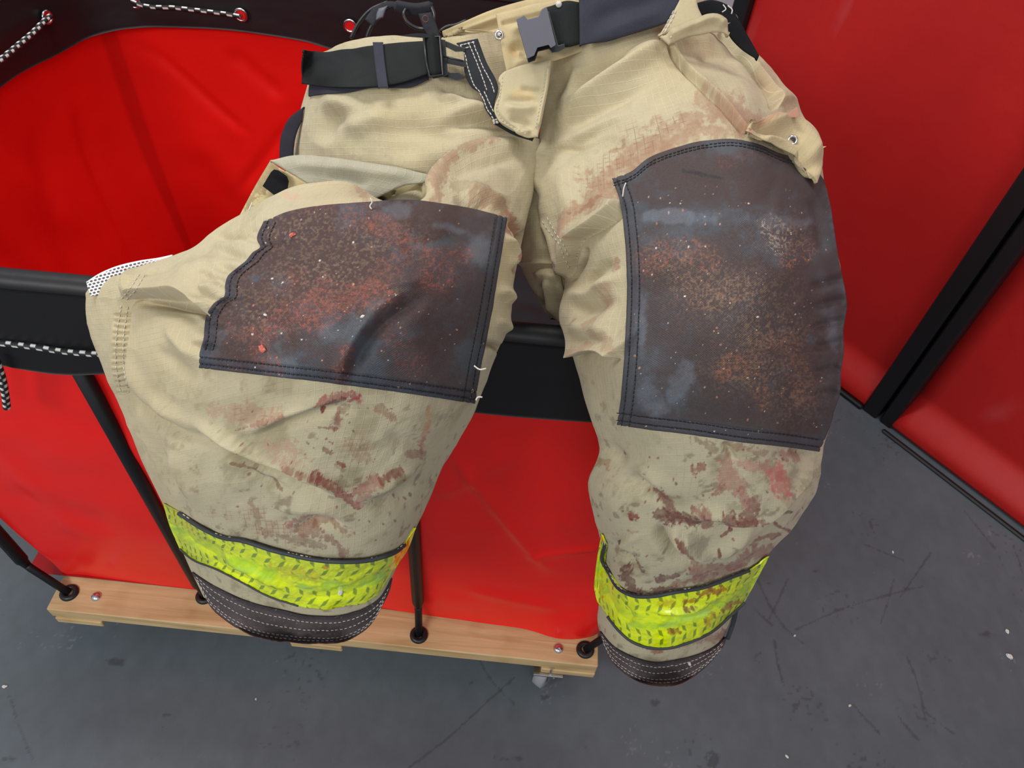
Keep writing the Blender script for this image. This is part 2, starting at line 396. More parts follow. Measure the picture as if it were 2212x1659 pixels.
for nm, px, st in (('loose_thread', [(2055, 694), (2068, 688), (2082, 672), (2100, 650)], 0),):
    pts = line(px, 4); th = [CP+ray(x, y)*(((A-CP)@wn+.05)/(ray(x, y)@wn)) for x, y in pts]
    V, f = tube(th, .0011, 6); o = mesh(nm, V, f, M_thread); tag(o, 'frayed white thread caught in the seam of the black wall trim', 'thread')

# ------------------------------------------------------------------ the rolling bin
bin_ = thing('rolling_bin', 'large red vinyl bin with black rim on a wooden wheeled base', 'bin', (-.36, 1.15, 0))
YB, XL, XR, ZR = .655, -.965, .235, 1.032
YF = 1.655
M_wood = None
def wood():
    m = bpy.data.materials.new('pine_board'); m.use_nodes = True; nt = m.node_tree; N = nt.nodes; L = nt.links; b = N['Principled BSDF']
    b.inputs['Roughness'].default_value = .7
    tc = N.new('ShaderNodeTexCoord'); mp = N.new('ShaderNodeMapping'); mp.inputs['Scale'].default_value = (1.6, 22, 22); L.new(tc.outputs['Object'], mp.inputs[0])
    n = N.new('ShaderNodeTexNoise'); n.inputs['Scale'].default_value = 2.2; n.inputs['Detail'].default_value = 7; n.inputs['Distortion'].default_value = .8; L.new(mp.outputs[0], n.inputs['Vector'])
    r = N.new('ShaderNodeValToRGB'); r.color_ramp.elements[0].position = .3; r.color_ramp.elements[0].color = (*s(186, 154, 104), 1)
    r.color_ramp.elements[1].position = .65; r.color_ramp.elements[1].color = (*s(214, 186, 138), 1); L.new(n.outputs[0], r.inputs[0])
    n2 = N.new('ShaderNodeTexNoise'); n2.inputs['Scale'].default_value = 14; L.new(tc.outputs['Object'], n2.inputs['Vector'])
    mx = N.new('ShaderNodeMixRGB'); mx.blend_type = 'MULTIPLY'; r2 = N.new('ShaderNodeValToRGB'); r2.color_ramp.elements[0].position = .3; r2.color_ramp.elements[0].color = (.75, .66, .55, 1); r2.color_ramp.elements[1].position = .5
    L.new(n2.outputs[0], r2.inputs[0]); mx.inputs[0].default_value = .5; L.new(r.outputs[0], mx.inputs[1]); L.new(r2.outputs[0], mx.inputs[2]); L.new(mx.outputs[0], b.inputs['Base Color'])
    bp = N.new('ShaderNodeBump'); bp.inputs['Distance'].default_value = .002; L.new(n.outputs[0], bp.inputs['Height']); L.new(bp.outputs[0], b.inputs['Normal'])
    return m
M_wood = wood()
ZW = .15
px0 = onz(100, 1314, ZW); px1 = onz(1292, 1442, ZW)
wx0, wx1, wy0 = float(px0[0]), float(px1[0]), float((px0[1]+px1[1])/2)
ym = wy0+.10
for nm, a in (('base_board', (wx0, wx1, wy0, ym, ZW-.034, ZW)), ('base_board', (wx0, wx1, YF-.06, YF+.04, ZW-.034, ZW)),
              ('base_panel', (wx0+.03, wx1-.03, ym+.001, YF-.062, ZW-.02, ZW-.003))):
    V, f = box(*a, .002); mesh(nm, V, f, M_wood, bin_, smoothf=False)
for x0, x1 in ((wx0+.006, wx0+.105), (-.41, -.30), (wx1-.115, wx1-.001)):
    V, f = box(x0, x1, wy0-.004, YF+.03, ZW-.054, ZW-.0345, .002); mesh('base_cleat', V, f, M_wood, bin_, smoothf=False)
M_wheel = material('grey_wheel', .6, s(150, 150, 155), noise=[(30, .1)])
for i, (x, y) in enumerate(((wx1-.098, wy0+.022), (wx0+.09, wy0+.09), (wx1-.075, YF-.05), (wx0+.09, YF-.05))):
    c = np.array([x, y, .038]); an = (-.6, .4, .9, 1.2)[i]; ax = np.array([math.cos(an), math.sin(an), 0]); fw = np.array([-ax[1], ax[0], 0])
    V, f = lathe(c, ax, [(0.001, -.014), (.03, -.014), (.037, -.011), (.038, 0), (.037, .011), (.03, .014), (.001, .014)], 28)
    w = mesh('caster', V, f, M_wheel, bin_)
    ps = []
    V, f = box(-.032, .032, -.032, .032, .088, .095, .001); ps.append((V+np.array([x, y, 0]), f))
    for sg in (-1, 1):
        V, f = box(-.022, .022, -.0015, .0015, -.045, .045, .0); V = c+fw*V[:, :1]+ax*(sg*.019+V[:, 1:2])+np.array([0, 0, 1.])*(V[:, 2:]+.04); ps.append((V, f))
    V, f = box(x-.022, x+.022, y-.022, y+.022, .076, .089, .002); ps.append((V, f))
    V, f = tube([c-ax*.024, c+ax*.024], .005, 8); ps.append((V, f))
    mesh('caster_fork', *join(ps), M_metal, w, smoothf=False).parent = w
def bolt(x, y):
    c = onz(x, y, ZW)
    V, f = lathe(c, (0, 0, 1), [(.0105, -.001), (.0105, .0012), (.0088, .004), (.005, .0062), (.0005, .0068)], 24); mesh('carriage_bolt', V, f, M_metal, bin_)
bolt(208, 1289); bolt(1206, 1401)
# posts
RP = .0125
def post(x, y, foot=None, top=ZR, name='post'):
    ps = []
    if foot is None: foot = (x, y, ZW)
    zb = .235 if foot[0] != x else .21
    ps.append(tube([(x, y, top), (x, y, zb)], RP, 14))
    ps.append(tube([(x, y, zb+.002), (x, y, zb-.006), (x*.97+foot[0]*.03, y*.97+foot[1]*.03, zb-.02)], [RP*.98, RP*.8, RP*.66], 14))
    ps.append(tube([(x*.97+foot[0]*.03, y*.97+foot[1]*.03, zb-.018), (x*.9+foot[0]*.1, y*.9+foot[1]*.1, zb-.03), foot], .0078, 12))
    o = mesh(name, *join(ps), M_post, bin_)
    V, f = lathe(foot, (0, 0, 1), [(.019, -.001), (.019, .003), (.016, .006), (.010, .007), (.008, .004)], 24); mesh('post_socket', V, f, M_bplas, bin_)
for x, y, ft in ((-.962, YB-.001, tuple(onz(150, 1281, ZW))), (-.605, YB-.001, (-.605, YB-.001, ZW)), (-.1455, YB-.001, tuple(onz(905, 1372, ZW))), (.275, YB-.001, tuple(onz(1264, 1404, ZW))),
                 (-.965, YF+.02, (-.93, YF, ZW)), (-.605, YF+.032, (-.605, YF+.02, ZW)), (-.148, YF+.032, (-.148, YF+.02, ZW)), (.275, YF+.03, (.21, YF, ZW))):
    if ft[0] == -.605 or abs(ft[0]+.148) < 1e-6: pass
    post(x, y, (float(ft[0]), float(ft[1]), float(ft[2])))
# rim path (closed loop seen from above), walls hang from it
rim = np.array([(-.40, YB), (.15, YB), (.235, YB+.005), (.285, YB+.05), (.30, .9), (.31, 1.3), (.29, 1.58), (.24, YF-.005), (.1, YF), (-.4, YF+.005), (-.80, YF+.0), (-.93, YF-.012), (-1.01, YF-.06),
                (-1.055, 1.45), (-1.06, 1.2), (-1.04, .9), (-1.0, .70), (-.962, YB+.006), (-.87, YB), (-.40, YB)])
rl = line(np.c_[rim*1000, ], 6)/1000.
seg = np.concatenate([[0], np.cumsum(np.hypot(*np.diff(rl, axis=0).T))])
T2 = np.gradient(rl, axis=0); T2 /= np.hypot(*T2.T)[:, None]; NO = np.c_[T2[:, 1], -T2[:, 0]]   # outward normal
top3 = np.c_[rl, np.full(len(rl), ZR)]
V, f = tube(top3, .0165, 16, False); mesh('top_rail', V, f, M_bvinyl, bin_)
# liner wall
nz = 150; zz = np.linspace(0, 1, nz)
S_, Q = np.meshgrid(seg, zz)
bx = rl[:, 0][None, :]+0*Q; by = rl[:, 1][None, :]+0*Q; ox = NO[:, 0][None, :]+0*Q; oy = NO[:, 1][None, :]+0*Q
zt = ZR-.004; Zl = zt+(ZW+.002-zt)*Q
near = smooth(.05, .0, by-YB)                       # 1 on the near wall
off = -.0145+.010*(fbm(S_*1.3, Q*2.2, 3)-.5)*2*smooth(.02, .25, Q)+.02*np.sin(np.pi*Q)**.7*(1-near)+.012*np.sin(np.pi*Q)*near
# creases of the vinyl
def vf(x0, z0, x1, z1, amp, w, face):               # straight soft crease on one wall; face: 0 near, 1 far, 2 left
    global off
    cc = {0: bx, 1: bx, 2: by}[face]; wgt = {0: near, 1: smooth(.05, 0, YF-by), 2: smooth(.12, 0.02, bx+1.06)}[face]
    dx, dz = x1-x0, z1-z0; L = math.hypot(dx, dz); t = np.clip(((cc-x0)*dx+(Zl-z0)*dz)/L**2, 0, 1)
    d = np.hypot(cc-x0-t*dx, Zl-z0-t*dz); off = off+amp*np.exp(-(d/w)**2)*smooth(0, .25, t)*smooth(0, .25, 1-t)*wgt
for a in ((-.10, .80, .12, .38, .007, .012, 0), (-.12, .62, .03, .80, .006, .02, 0), (.05, .45, .2, .52, .005, .01, 0), (-.06, .3, .16, .25, .004, .02, 0), (-.9, .5, -.7, .4, -.006, .05, 0), (-.85, .8, -.8, .3, .005, .03, 0),
          (-.95, .88, -.72, .62, .009, .014, 1), (-.74, .86, -.62, .74, .010, .02, 1), (-.60, .75, -.5, .45, .008, .03, 1), (-.9, .7, -.62, .2, -.01, .05, 1), (-.8, .45, -.6, .7, .006, .015, 1), (-.46, .9, -.45, .2, .006, .02, 1),
          (1.4, .85, 1.2, .3, .012, .05, 2), (1.2, .9, 1.35, .5, -.01, .04, 2), (1.5, .8, 1.45, .2, .012, .02, 2), (1.05, .8, 1.2, .4, .01, .03, 2)):
    vf(*a)
# bottom: rests on the boards, slumps a little outwards near the right corner, pulled in at the left corner
low = smooth(.72, 1, Q)
off += near*low*(.012*smooth(-.3, .18, bx)+.0)+near*smooth(.86, 1., Q)*.016*np.exp(-((bx-.16)/.055)**2)
Xl = bx+ox*off; Yl = by+oy*off
Xl = Xl+low*.03*smooth(-.85, -1.0, bx)*near + smooth(.4, 1, Q)*.05*smooth(-.93, -1.03, bx)
Zl = Zl+.012*(np.sin(bx*9)*.5+.5)*low*near*0
V = np.stack([Xl, Yl, Zl], -1)
C = np.ones(V.shape)*s(248, 32, 27); C *= (.93+.14*fbm(S_*3, Q*4, 12))[..., None]
# seam overlap at the far left corner
ds = np.abs(S_-seg[np.argmin(np.hypot(rl[:, 0]+.985, rl[:, 1]-1.62))]); paint(C, smooth(.020, .016, ds)*.3, s(120, 10, 10)); 
V2 = V-np.stack([ox, oy, 0*ox], -1)*.0012
k = V.shape[0]*V.shape[1]; f = gridfaces(*V.shape[:2]); j = np.arange(V.shape[1]-1)
e = np.stack([j+1, j, j+k, j+1+k], 1); b0 = (nz-1)*V.shape[1]; e2 = np.stack([b0+j, b0+j+1, b0+j+1+k, b0+j+k], 1)
mesh('liner', np.concatenate([V.reshape(-1, 3), V2.reshape(-1, 3)]), np.concatenate([f[:, ::-1], f+k, e, e2]), M_vinyl, bin_, C=np.concatenate([C.reshape(-1, 3)]*2))
# liner bottom inside
V, f = box(-.99, .26, YB+.01, YF-.01, ZW+.003, ZW+.006, .001); mesh('liner_floor', V, f, M_vinyl, bin_, C=np.ones((len(V), 3))*s(170, 14, 14), smoothf=False)
# black skirt sewn over the rim: outer and inner flaps
def skirt(offs, depth, name):
    q = np.linspace(0, 1, 26); S2, Q2 = np.meshgrid(seg, q)
    d = depth(rl[:, 0], rl[:, 1])
    o = offs*(1+.35*Q2+0*S2)+.003*(fbm(S2*4, Q2*2, 4)-.5)*2*Q2
    V = np.stack([rl[:, 0]+NO[:, 0]*o, rl[:, 1]+NO[:, 1]*o, ZR+.002-Q2*d[None, :]], -1)
    V2 = V-np.stack([NO[:, 0]+0*Q2, NO[:, 1]+0*Q2, 0*Q2], -1)*.0014
    k = V.shape[0]*V.shape[1]; f = gridfaces(*V.shape[:2]); n_ = V.shape[1]; j = np.arange(n_-1); b0 = 25*n_
    e = np.stack([j+1, j, j+k, j+1+k], 1); e2 = np.stack([b0+j, b0+j+1, b0+j+1+k, b0+j+k], 1)
    return mesh(name, np.concatenate([V.reshape(-1, 3), V2.reshape(-1, 3)]), np.concatenate([f[:, ::-1], f+k, e, e2]), M_bvinyl, bin_)
def d_out(x, y):
    d = np.full(x.shape, .132)+.004*np.sin(x*7+y*3)
    nl = (y < YB+.03) & (x < -.3)
    return d+np.where(nl, .020*np.exp(-((x+.62)/.09)**2)-.012*smooth(-.72, -.9, x), 0)
skirt(.0165, d_out, 'rim_skirt_or_shade')
def d_in(x, y):
    far = smooth(.1, 0, YF-y); lf = smooth(.12, 0, x+1.06)
    return .128+far*(.006*np.sin(x*11)+.012*smooth(-.55, -.45, x))+lf*.012*np.sin(y*9)
skirt(-.0185, d_in, 'rim_skirt_or_shade')
# seam of the black skirt at the far left corner, grommets, cords
def grommet(c, nrm, r=.011, par=bin_):
    o = mesh('grommet', *ring(c, nrm, r, .0028, 28, 10), M_metal, par)
    a = np.asarray(nrm, float); a /= np.linalg.norm(a)
    V, f = lathe(np.asarray(c)-a*.0005, a, [(r-.001, 0), (.0005, .0003)], 24); mesh('grommet_hole', V, f, M_hole, o, C=None)
M_hole = material('red_vinyl_seen_through', .5, s(230, 20, 20), noise=[(20, .1)])
def cord(name, pts, r=.0042, pitch=.016, par=bin_, n=12):
    p = np.asarray(pts, float); L = np.concatenate([[0], np.cumsum(np.linalg.norm(np.diff(p, axis=0), axis=1))])
    q = np.arange(0, L[-1], .0011); p = hermite(p, L, q)
    V, f = tube(p, r, n); a = np.arange(n)/n
    k = q[:, None]/pitch; ph = (a[None, :]*2) % 1; row = np.floor(a*4)
    on = ((k+row[None, :]*.5) % 1 < .42) & ((a*4 % 1)[None, :] < .62)
    C = np.where(on[..., None], s(225, 225, 220), s(26, 26, 28)).reshape(-1, 3); C = np.concatenate([C, np.zeros((2, 3))+.01])
    return mesh(name, V, f, M_cord, par, C=C)
yo = YB-.0165*1.4-.0045
def nearpt(x, y): return ony(x, y, yo)
cord('bungee_cord', [nearpt(x, y) for x, y in ((-60, 738), (0, 741), (40, 745), (80, 750), (130, 758), (180, 763), (250, 766))])
cord('bungee_cord', [ony(x, y, yo-.012) for x, y in ((-12, 770), (-4, 790), (4, 815), (10, 845), (15, 881))], .0050, .014)
yf = YF-.0165*1.4-.004
def farpt(x, y): return ony(x, y, yf-.002)
for x, y in ((290, 4), (520, 32), (756, 56)): grommet(farpt(x, y), (0, -1, 0), .0125)
cord('bungee_cord', [ony(x, y, yf-.008) for x, y in ((283, 2), (300, 9), (380, 17), (450, 25), (500, 32), (520, 36))], .0045, .028)
lx = -1.02
def leftpt(x, y):
    r = ray(x, y); return CP+r*(lx/r[0])
grommet(leftpt(102, 37), (1, -.2, 0), .0115)
cord('bungee_cord', [leftpt(x, y)+np.array([.01, 0, 0]) for x, y in ((98, 34), (88, 42), (60, 70), (30, 95), (0, 120), (-40, 150))], .0052, .02)
V, f = box(-.012, .012, -.002, .002, -.14, 0, .001); c = onz(202, 10, .96); 
# added black sheet behind the near rim, stands in for shade between the legs
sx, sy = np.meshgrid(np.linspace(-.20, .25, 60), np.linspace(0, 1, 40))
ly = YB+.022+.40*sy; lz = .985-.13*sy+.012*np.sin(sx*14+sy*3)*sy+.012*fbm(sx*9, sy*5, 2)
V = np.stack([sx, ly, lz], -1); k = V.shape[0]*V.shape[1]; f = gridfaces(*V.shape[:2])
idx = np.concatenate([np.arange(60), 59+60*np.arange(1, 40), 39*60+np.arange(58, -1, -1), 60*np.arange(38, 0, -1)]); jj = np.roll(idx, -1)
mesh('rim_skirt_or_shade', np.concatenate([V.reshape(-1, 3), V.reshape(-1, 3)-[0, 0, .0014]]), np.concatenate([f, f[:, ::-1]+k, np.stack([idx, idx+k, jj+k, jj], 1)]), M_bvinyl, bin_, label='added black sheet behind the rim, darkening the gap between the legs')

# ------------------------------------------------------------------ cloth machinery
TAN = s(182, 170, 138); TANG = s(190, 182, 152); BRN = s(156, 120, 94); RUST = s(118, 62, 52); DRY = s(96, 44, 40); PINK = s(190, 92, 88); OLV = s(140, 130, 98); DRK = s(86, 66, 52)
class ZB:
    """depth of a finished surface, looked up by where it is seen"""
    c = 3.0
    def __init__(self, grids):
        self.w = int(2600/self.c); self.h = int(2000/self.c); b = np.full((self.h, self.w), np.inf)
        for p in grids:
            x, y, z = proj(p.reshape(-1, 3)); i = ((y+160)/self.c).astype(int); j = ((x+160)/self.c).astype(int)
            m = (i >= 0) & (i < self.h) & (j >= 0) & (j < self.w); np.minimum.at(b, (i[m], j[m]), z[m])
        b[np.isinf(b)] = np.nan; self.b = b; self.fill(8)
    def fill(self, n):
        for _ in range(n):
            a = self.b; acc = np.zeros_like(a); cnt = np.zeros_like(a)
            for di, dj in ((0, 1), (0, -1), (1, 0), (-1, 0), (1, 1), (-1, -1), (1, -1), (-1, 1)):
                r = np.roll(np.roll(a, di, 0), dj, 1); m = ~np.isnan(r); acc[m] += r[m]; cnt[m] += 1
            m = np.isnan(a) & (cnt > 0); a[m] = acc[m]/cnt[m]
    def blur(self, n):
        o = ZB.__new__(ZB); a = self.b.copy(); nanm = np.isnan(a); a[nanm] = np.nanmedian(a)
        for _ in range(n):
            a = (a+np.roll(a, 1, 0)+np.roll(a, -1, 0)+np.roll(a, 1, 1)+np.roll(a, -1, 1))/5; a[nanm] = self.b[nanm] if False else a[nanm]
        a[nanm] = np.nan; o.b = a; o.w, o.h = self.w, self.h; return o
    def __call__(self, x, y):
        u = (np.asarray(x, float)+160)/self.c-.5; v = (np.asarray(y, float)+160)/self.c-.5
        i = np.clip(np.floor(v).astype(int), 0, self.h-2); j = np.clip(np.floor(u).astype(int), 0, self.w-2); fu = u-j; fv = v-i; b = self.b
        a = np.stack([b[i, j], b[i, j+1], b[i+1, j], b[i+1, j+1]]); w = np.stack([(1-fu)*(1-fv), fu*(1-fv), (1-fu)*fv, fu*fv])
        m = ~np.isnan(a); w = w*m; a = np.where(m, a, 0); sw = w.sum(0)
        r = np.where(sw > 1e-6, (a*w).sum(0)/np.maximum(sw, 1e-9), np.nan)
        if np.isnan(r).any(): r = np.where(np.isnan(r), np.nanmedian(r), r)
        return r
def net(rows, nu, nv, cosu=True, vt=None):
    ph = np.linspace(0, np.pi, nu); q = (1-np.cos(ph))/2 if cosu else np.linspace(0, 1, nu)
    if cosu: q = .55*q+.45*ph/np.pi
    R = np.stack([resample(r, q) for r in rows])
    if vt is None:
        d = np.hypot(np.diff(R[:, :, 0], axis=0), np.diff(R[:, :, 1], axis=0)).mean(1); vt = np.concatenate([[0], np.cumsum(d)])
    G = hermite(R, np.asarray(vt, float), np.linspace(vt[0], vt[-1], nv))
    return G, q
def coons(top, bot, left, right, nu, nv, straight=False):
    u = np.linspace(0, 1, nu); v = np.linspace(0, 1, nv)
    t, b, l, r = resample(top, u, straight), resample(bot, u, straight), resample(left, v, straight), resample(right, v, straight)
    U, Vv = u[None, :, None], v[:, None, None]
    return (1-Vv)*t[None]+Vv*b[None]+(1-U)*l[:, None]+U*r[:, None]-((1-U)*(1-Vv)*t[0]+U*(1-Vv)*t[-1]+(1-U)*Vv*b[0]+U*Vv*b[-1])
def normals(p):
    n = np.cross(np.gradient(p, axis=1), np.gradient(p, axis=0)); n /= np.linalg.norm(n, axis=-1, keepdims=True)+1e-12
    if ((n*(CP-p)).sum(-1)).mean() < 0: n = -n
    return n
def st_of(p):
    a = np.linalg.norm(np.diff(p, axis=1), axis=-1); u = np.concatenate([np.zeros((p.shape[0], 1)), np.cumsum(a, 1)], 1); u = u-u[:, u.shape[1]//2][:, None]
    a = np.linalg.norm(np.diff(p, axis=0), axis=-1); v = np.concatenate([np.zeros((1, p.shape[1])), np.cumsum(a, 0)], 0)
    # keep the weave square: slow variation only
    vm = v.mean(1, keepdims=True); um = u.mean(0, keepdims=True)
    return np.stack([.35*u+.65*um, .35*v+.65*vm], -1)
def tubecloth(name, rows, nu, nv, e, b, paintf, dispf, mat, parent, inner=False, label=None, vt=None, power=.8, damp_edge=.0, wr=1.0):
    G, q = net(rows, nu, nv, vt=vt)
    X, Y, Z = G[..., 0], G[..., 1], G[..., 2]
    sn = np.sqrt(np.clip(1-(2*q-1)**2, 0, 1))[None, :]
    ev = e if np.ndim(e) else np.full(nv, e); bv = b if np.ndim(b) else np.full(nv, b)
    if np.ndim(e): ev = np.interp(np.linspace(0, 1, nv), np.linspace(0, 1, len(e)), e)
    if np.ndim(b): bv = np.interp(np.linspace(0, 1, nv), np.linspace(0, 1, len(b)), b)
    Zf = Z+ev[:, None]*(1-sn)
    p = P(X, Y, Zf); st = st_of(p); n = normals(p)
    D = np.zeros(X.shape)
    w = (fbm(st[..., 0]*10+4*st[..., 1], st[..., 1]*8, 3, 3)-.5)*.009+(ridged(st[..., 0]*6+3*st[..., 1], st[..., 1]*7-2*st[..., 0], 4, 2)-.4)*.003+(fbm(st[..., 0]*40, st[..., 1]*36, 5, 3)-.5)*.0016
    D += w*wr; dispf(D, X, Y)
    p = p+n*D[..., None]
    C = np.ones(p.shape)*TAN; paintf(C, X, Y, st)
    nb = max(24, nu//6); qb = (1-np.cos(np.linspace(0, np.pi, nb)))/2; snb = np.sqrt(np.clip(1-(2*qb-1)**2, 0, 1))[None, :]
    bx_ = np.stack([np.interp(qb, q, X[i]) for i in range(nv)]); by_ = np.stack([np.interp(qb, q, Y[i]) for i in range(nv)]); bz = np.stack([np.interp(qb, q, Z[i]) for i in range(nv)])
    ch = by_[:, :1]+(by_[:, -1:]-by_[:, :1])*qb[None, :]; by2 = ch-(by_-ch)*.55
    pb = P(bx_, by2, bz+ev[:, None]+bv[:, None]*snb**power)[:, ::-1][:, 1:-1]
    ringp = np.concatenate([p, pb], 1); m = ringp.shape[1]
    C2 = np.concatenate([C, np.ones(pb.shape)*TAN], 1)
    stb = np.stack([np.linspace(0, .3, nb-2)[None, :]+0*pb[..., 0], st[:, :1, 1]+0*pb[..., 0]], -1); ST = np.concatenate([st, stb], 1)
    Fc = gridfaces(nv, m, True)[:, ::-1]
    if inner:      # fold the bottom edge inwards so the opening shows cloth thickness and an inside
        k = 40; cen = ringp[-k:].mean(1, keepdims=True); inn = (ringp[-k:]+(cen-ringp[-k:])*.035)[::-1]
        ringp = np.concatenate([ringp, inn]); C2 = np.concatenate([C2, C2[-k:][::-1]*.9]); ST = np.concatenate([ST, ST[-k:][::-1]]); Fc = gridfaces(nv+k, m, True)[:, ::-1]
    o = mesh(name, ringp, Fc, mat, parent, C=C2, ST=ST, label=label)
    return p, o
def slab(name, G, zf, th, mat, parent, paintf=None, dispf=None, label=None, wrap=0, lift=0., roll=2.5, both=None):
    """sheet of cloth with thickness; G (nv,nu,2|3) where it is seen; zf a depth buffer / number / None (third column)"""
    X, Y = G[..., 0], G[..., 1]
    Z = G[..., 2].copy() if zf is None else (zf(X, Y) if callable(zf) else np.full(X.shape, float(zf)))
    nv, nu = X.shape
    if callable(zf) or lift: Z = Z-lift-th
    # rounded rim
    i = np.arange(nv)[:, None]; j = np.arange(nu)[None, :]
    px = np.hypot(*(G[:, 1:, :2]-G[:, :-1, :2]).mean((0, 1))); py = np.hypot(*(G[1:, :, :2]-G[:-1, :, :2]).mean((0, 1)))
    ed = np.minimum(np.minimum(i, nv-1-i)*py, np.minimum(j, nu-1-j)*px)
    Z = Z+th*.7*np.exp(-ed/roll)
    p = P(X, Y, Z); n = normals(p); st = st_of(p); D = np.zeros(X.shape)
    if dispf: dispf(D, X, Y)
    p = p+n*D[..., None]
    C = np.ones(p.shape)*TAN
    if paintf: paintf(C, X, Y, st)
    nb = normals(p); back = p-nb*th*1.0
    k = nv*nu; f = gridfaces(nv, nu)
    idx = np.concatenate([np.arange(nu), nu-1+nu*np.arange(1, nv), (nv-1)*nu+np.arange(nu-2, -1, -1), nu*np.arange(nv-2, 0, -1)]); jj = np.roll(idx, -1)
    e = np.stack([idx, idx+k, jj+k, jj], 1)
    fn = np.cross(p[0, 1]-p[0, 0], p[1, 0]-p[0, 0]); flip = (np.cross(np.gradient(p, axis=1), np.gradient(p, axis=0))*n).sum() < 0
    fr = f if not flip else f[:, ::-1]; bk = f[:, ::-1] if not flip else f; e = e if not flip else e[:, ::-1]
    o = mesh(name, np.concatenate([p.reshape(-1, 3), back.reshape(-1, 3)]), np.concatenate([fr, bk+k, e]), mat, parent,
             C=np.concatenate([C.reshape(-1, 3)]*2), ST=np.concatenate([st.reshape(-1, 2)]*2), label=label)
    return p, o
def dashes(name, paths, zb, mat, parent, r=.0005, on=6, gap=2.5, lift=.0008, wob=.6, label=None):
    """sewing: short stitches lying on the surface; several rows may be one part"""
    ps = []
    for pl in paths:
        p = line(pl, 1.0)[:, :2]; L = len(p); i = 0
        while i+3 < L:
            k = min(L-1, i+int(on)); q = p[i:k+1:2] if k-i > 2 else p[i:k+1]
            if len(q) >= 2:
                z = zb(q[:, 0], q[:, 1])-lift; z[0] += lift*1.2; z[-1] += lift*1.2
                ps.append(tube(P(q[:, 0]+_rng.randn()*wob*.5, q[:, 1]+_rng.randn()*wob*.5, z), r, 6))
            i = k+int(gap)
    return mesh(name, *join(ps), mat, parent, label=label)

# ------------------------------------------------------------------ the trousers
loc = P(1180, 560, .80)
pants = thing('turnout_trousers', 'tan firefighter trousers with dark knee patches and lime bands, draped over the bin rim', 'trousers', tuple(loc))

# ---- right side: hip and leg in one length of cloth
RR = [
 [(1188, 20, .90), (1262, -30, .87), (1350, -60, .86), (1440, -80, .87), (1500, -60, .93)],
 [(1186, 118, .88), (1265, 88, .85), (1350, 62, .845), (1440, 35, .86), (1545, 42, .93)],
 [(1178, 200, .87), (1285, 165, .845), (1400, 120, .835), (1520, 95, .86), (1640, 130, .90)],
 [(1166, 285, .865), (1290, 262, .825), (1420, 222, .81), (1570, 185, .82), (1716, 232, .87)],
 [(1166, 350, .86), (1300, 342, .80), (1450, 300, .765), (1620, 275, .765), (1762, 310, .83)],
 [(1170, 430, .85), (1300, 425, .765), (1470, 400, .72), (1640, 385, .715), (1778, 400, .79)],
 [(1188, 520, .84), (1320, 520, .73), (1480, 510, .675), (1650, 500, .67), (1800, 500, .75)],
 [(1222, 600, .82), (1345, 620, .71), (1500, 620, .655), (1670, 615, .65), (1820, 610, .73)],
 [(1216, 680, .80), (1345, 705, .70), (1510, 715, .65), (1670, 710, .65), (1820, 700, .73)],
 [(1240, 770, .80), (1348, 800, .70), (1505, 815, .665), (1665, 815, .665), (1813, 790, .73)],
 [(1268, 875, .81), (1380, 905, .72), (1515, 925, .70), (1655, 930, .70), (1798, 885, .75)],
 [(1298, 965, .83), (1395, 1000, .76), (1520, 1020, .74), (1655, 1018, .74), (1772, 975, .785)],
 [(1270, 1045, .87), (1380, 1090, .81), (1515, 1110, .79), (1650, 1105, .79), (1764, 1045, .825)],
 [(1292, 1130, .93), (1390, 1185, .87), (1500, 1195, .85), (1610, 1185, .86), (1722, 1128, .89)],
 [(1302, 1200, 1.01), (1345, 1250, .97), (1430, 1270, .95), (1540, 1245, .95), (1654, 1205, .965)],
 [(1294, 1300, 1.07), (1342, 1355, 1.04), (1420, 1385, 1.02), (1510, 1365, 1.02), (1606, 1300, 1.04)],
 [(1291, 1345, 1.10), (1340, 1400, 1.07), (1425, 1424, 1.055), (1509, 1400, 1.055), (1578, 1345, 1.07)],
 [(1306, 1392, 1.13), (1350, 1438, 1.10), (1425, 1458, 1.09), (1500, 1440, 1.09), (1555, 1392, 1.10)],
]
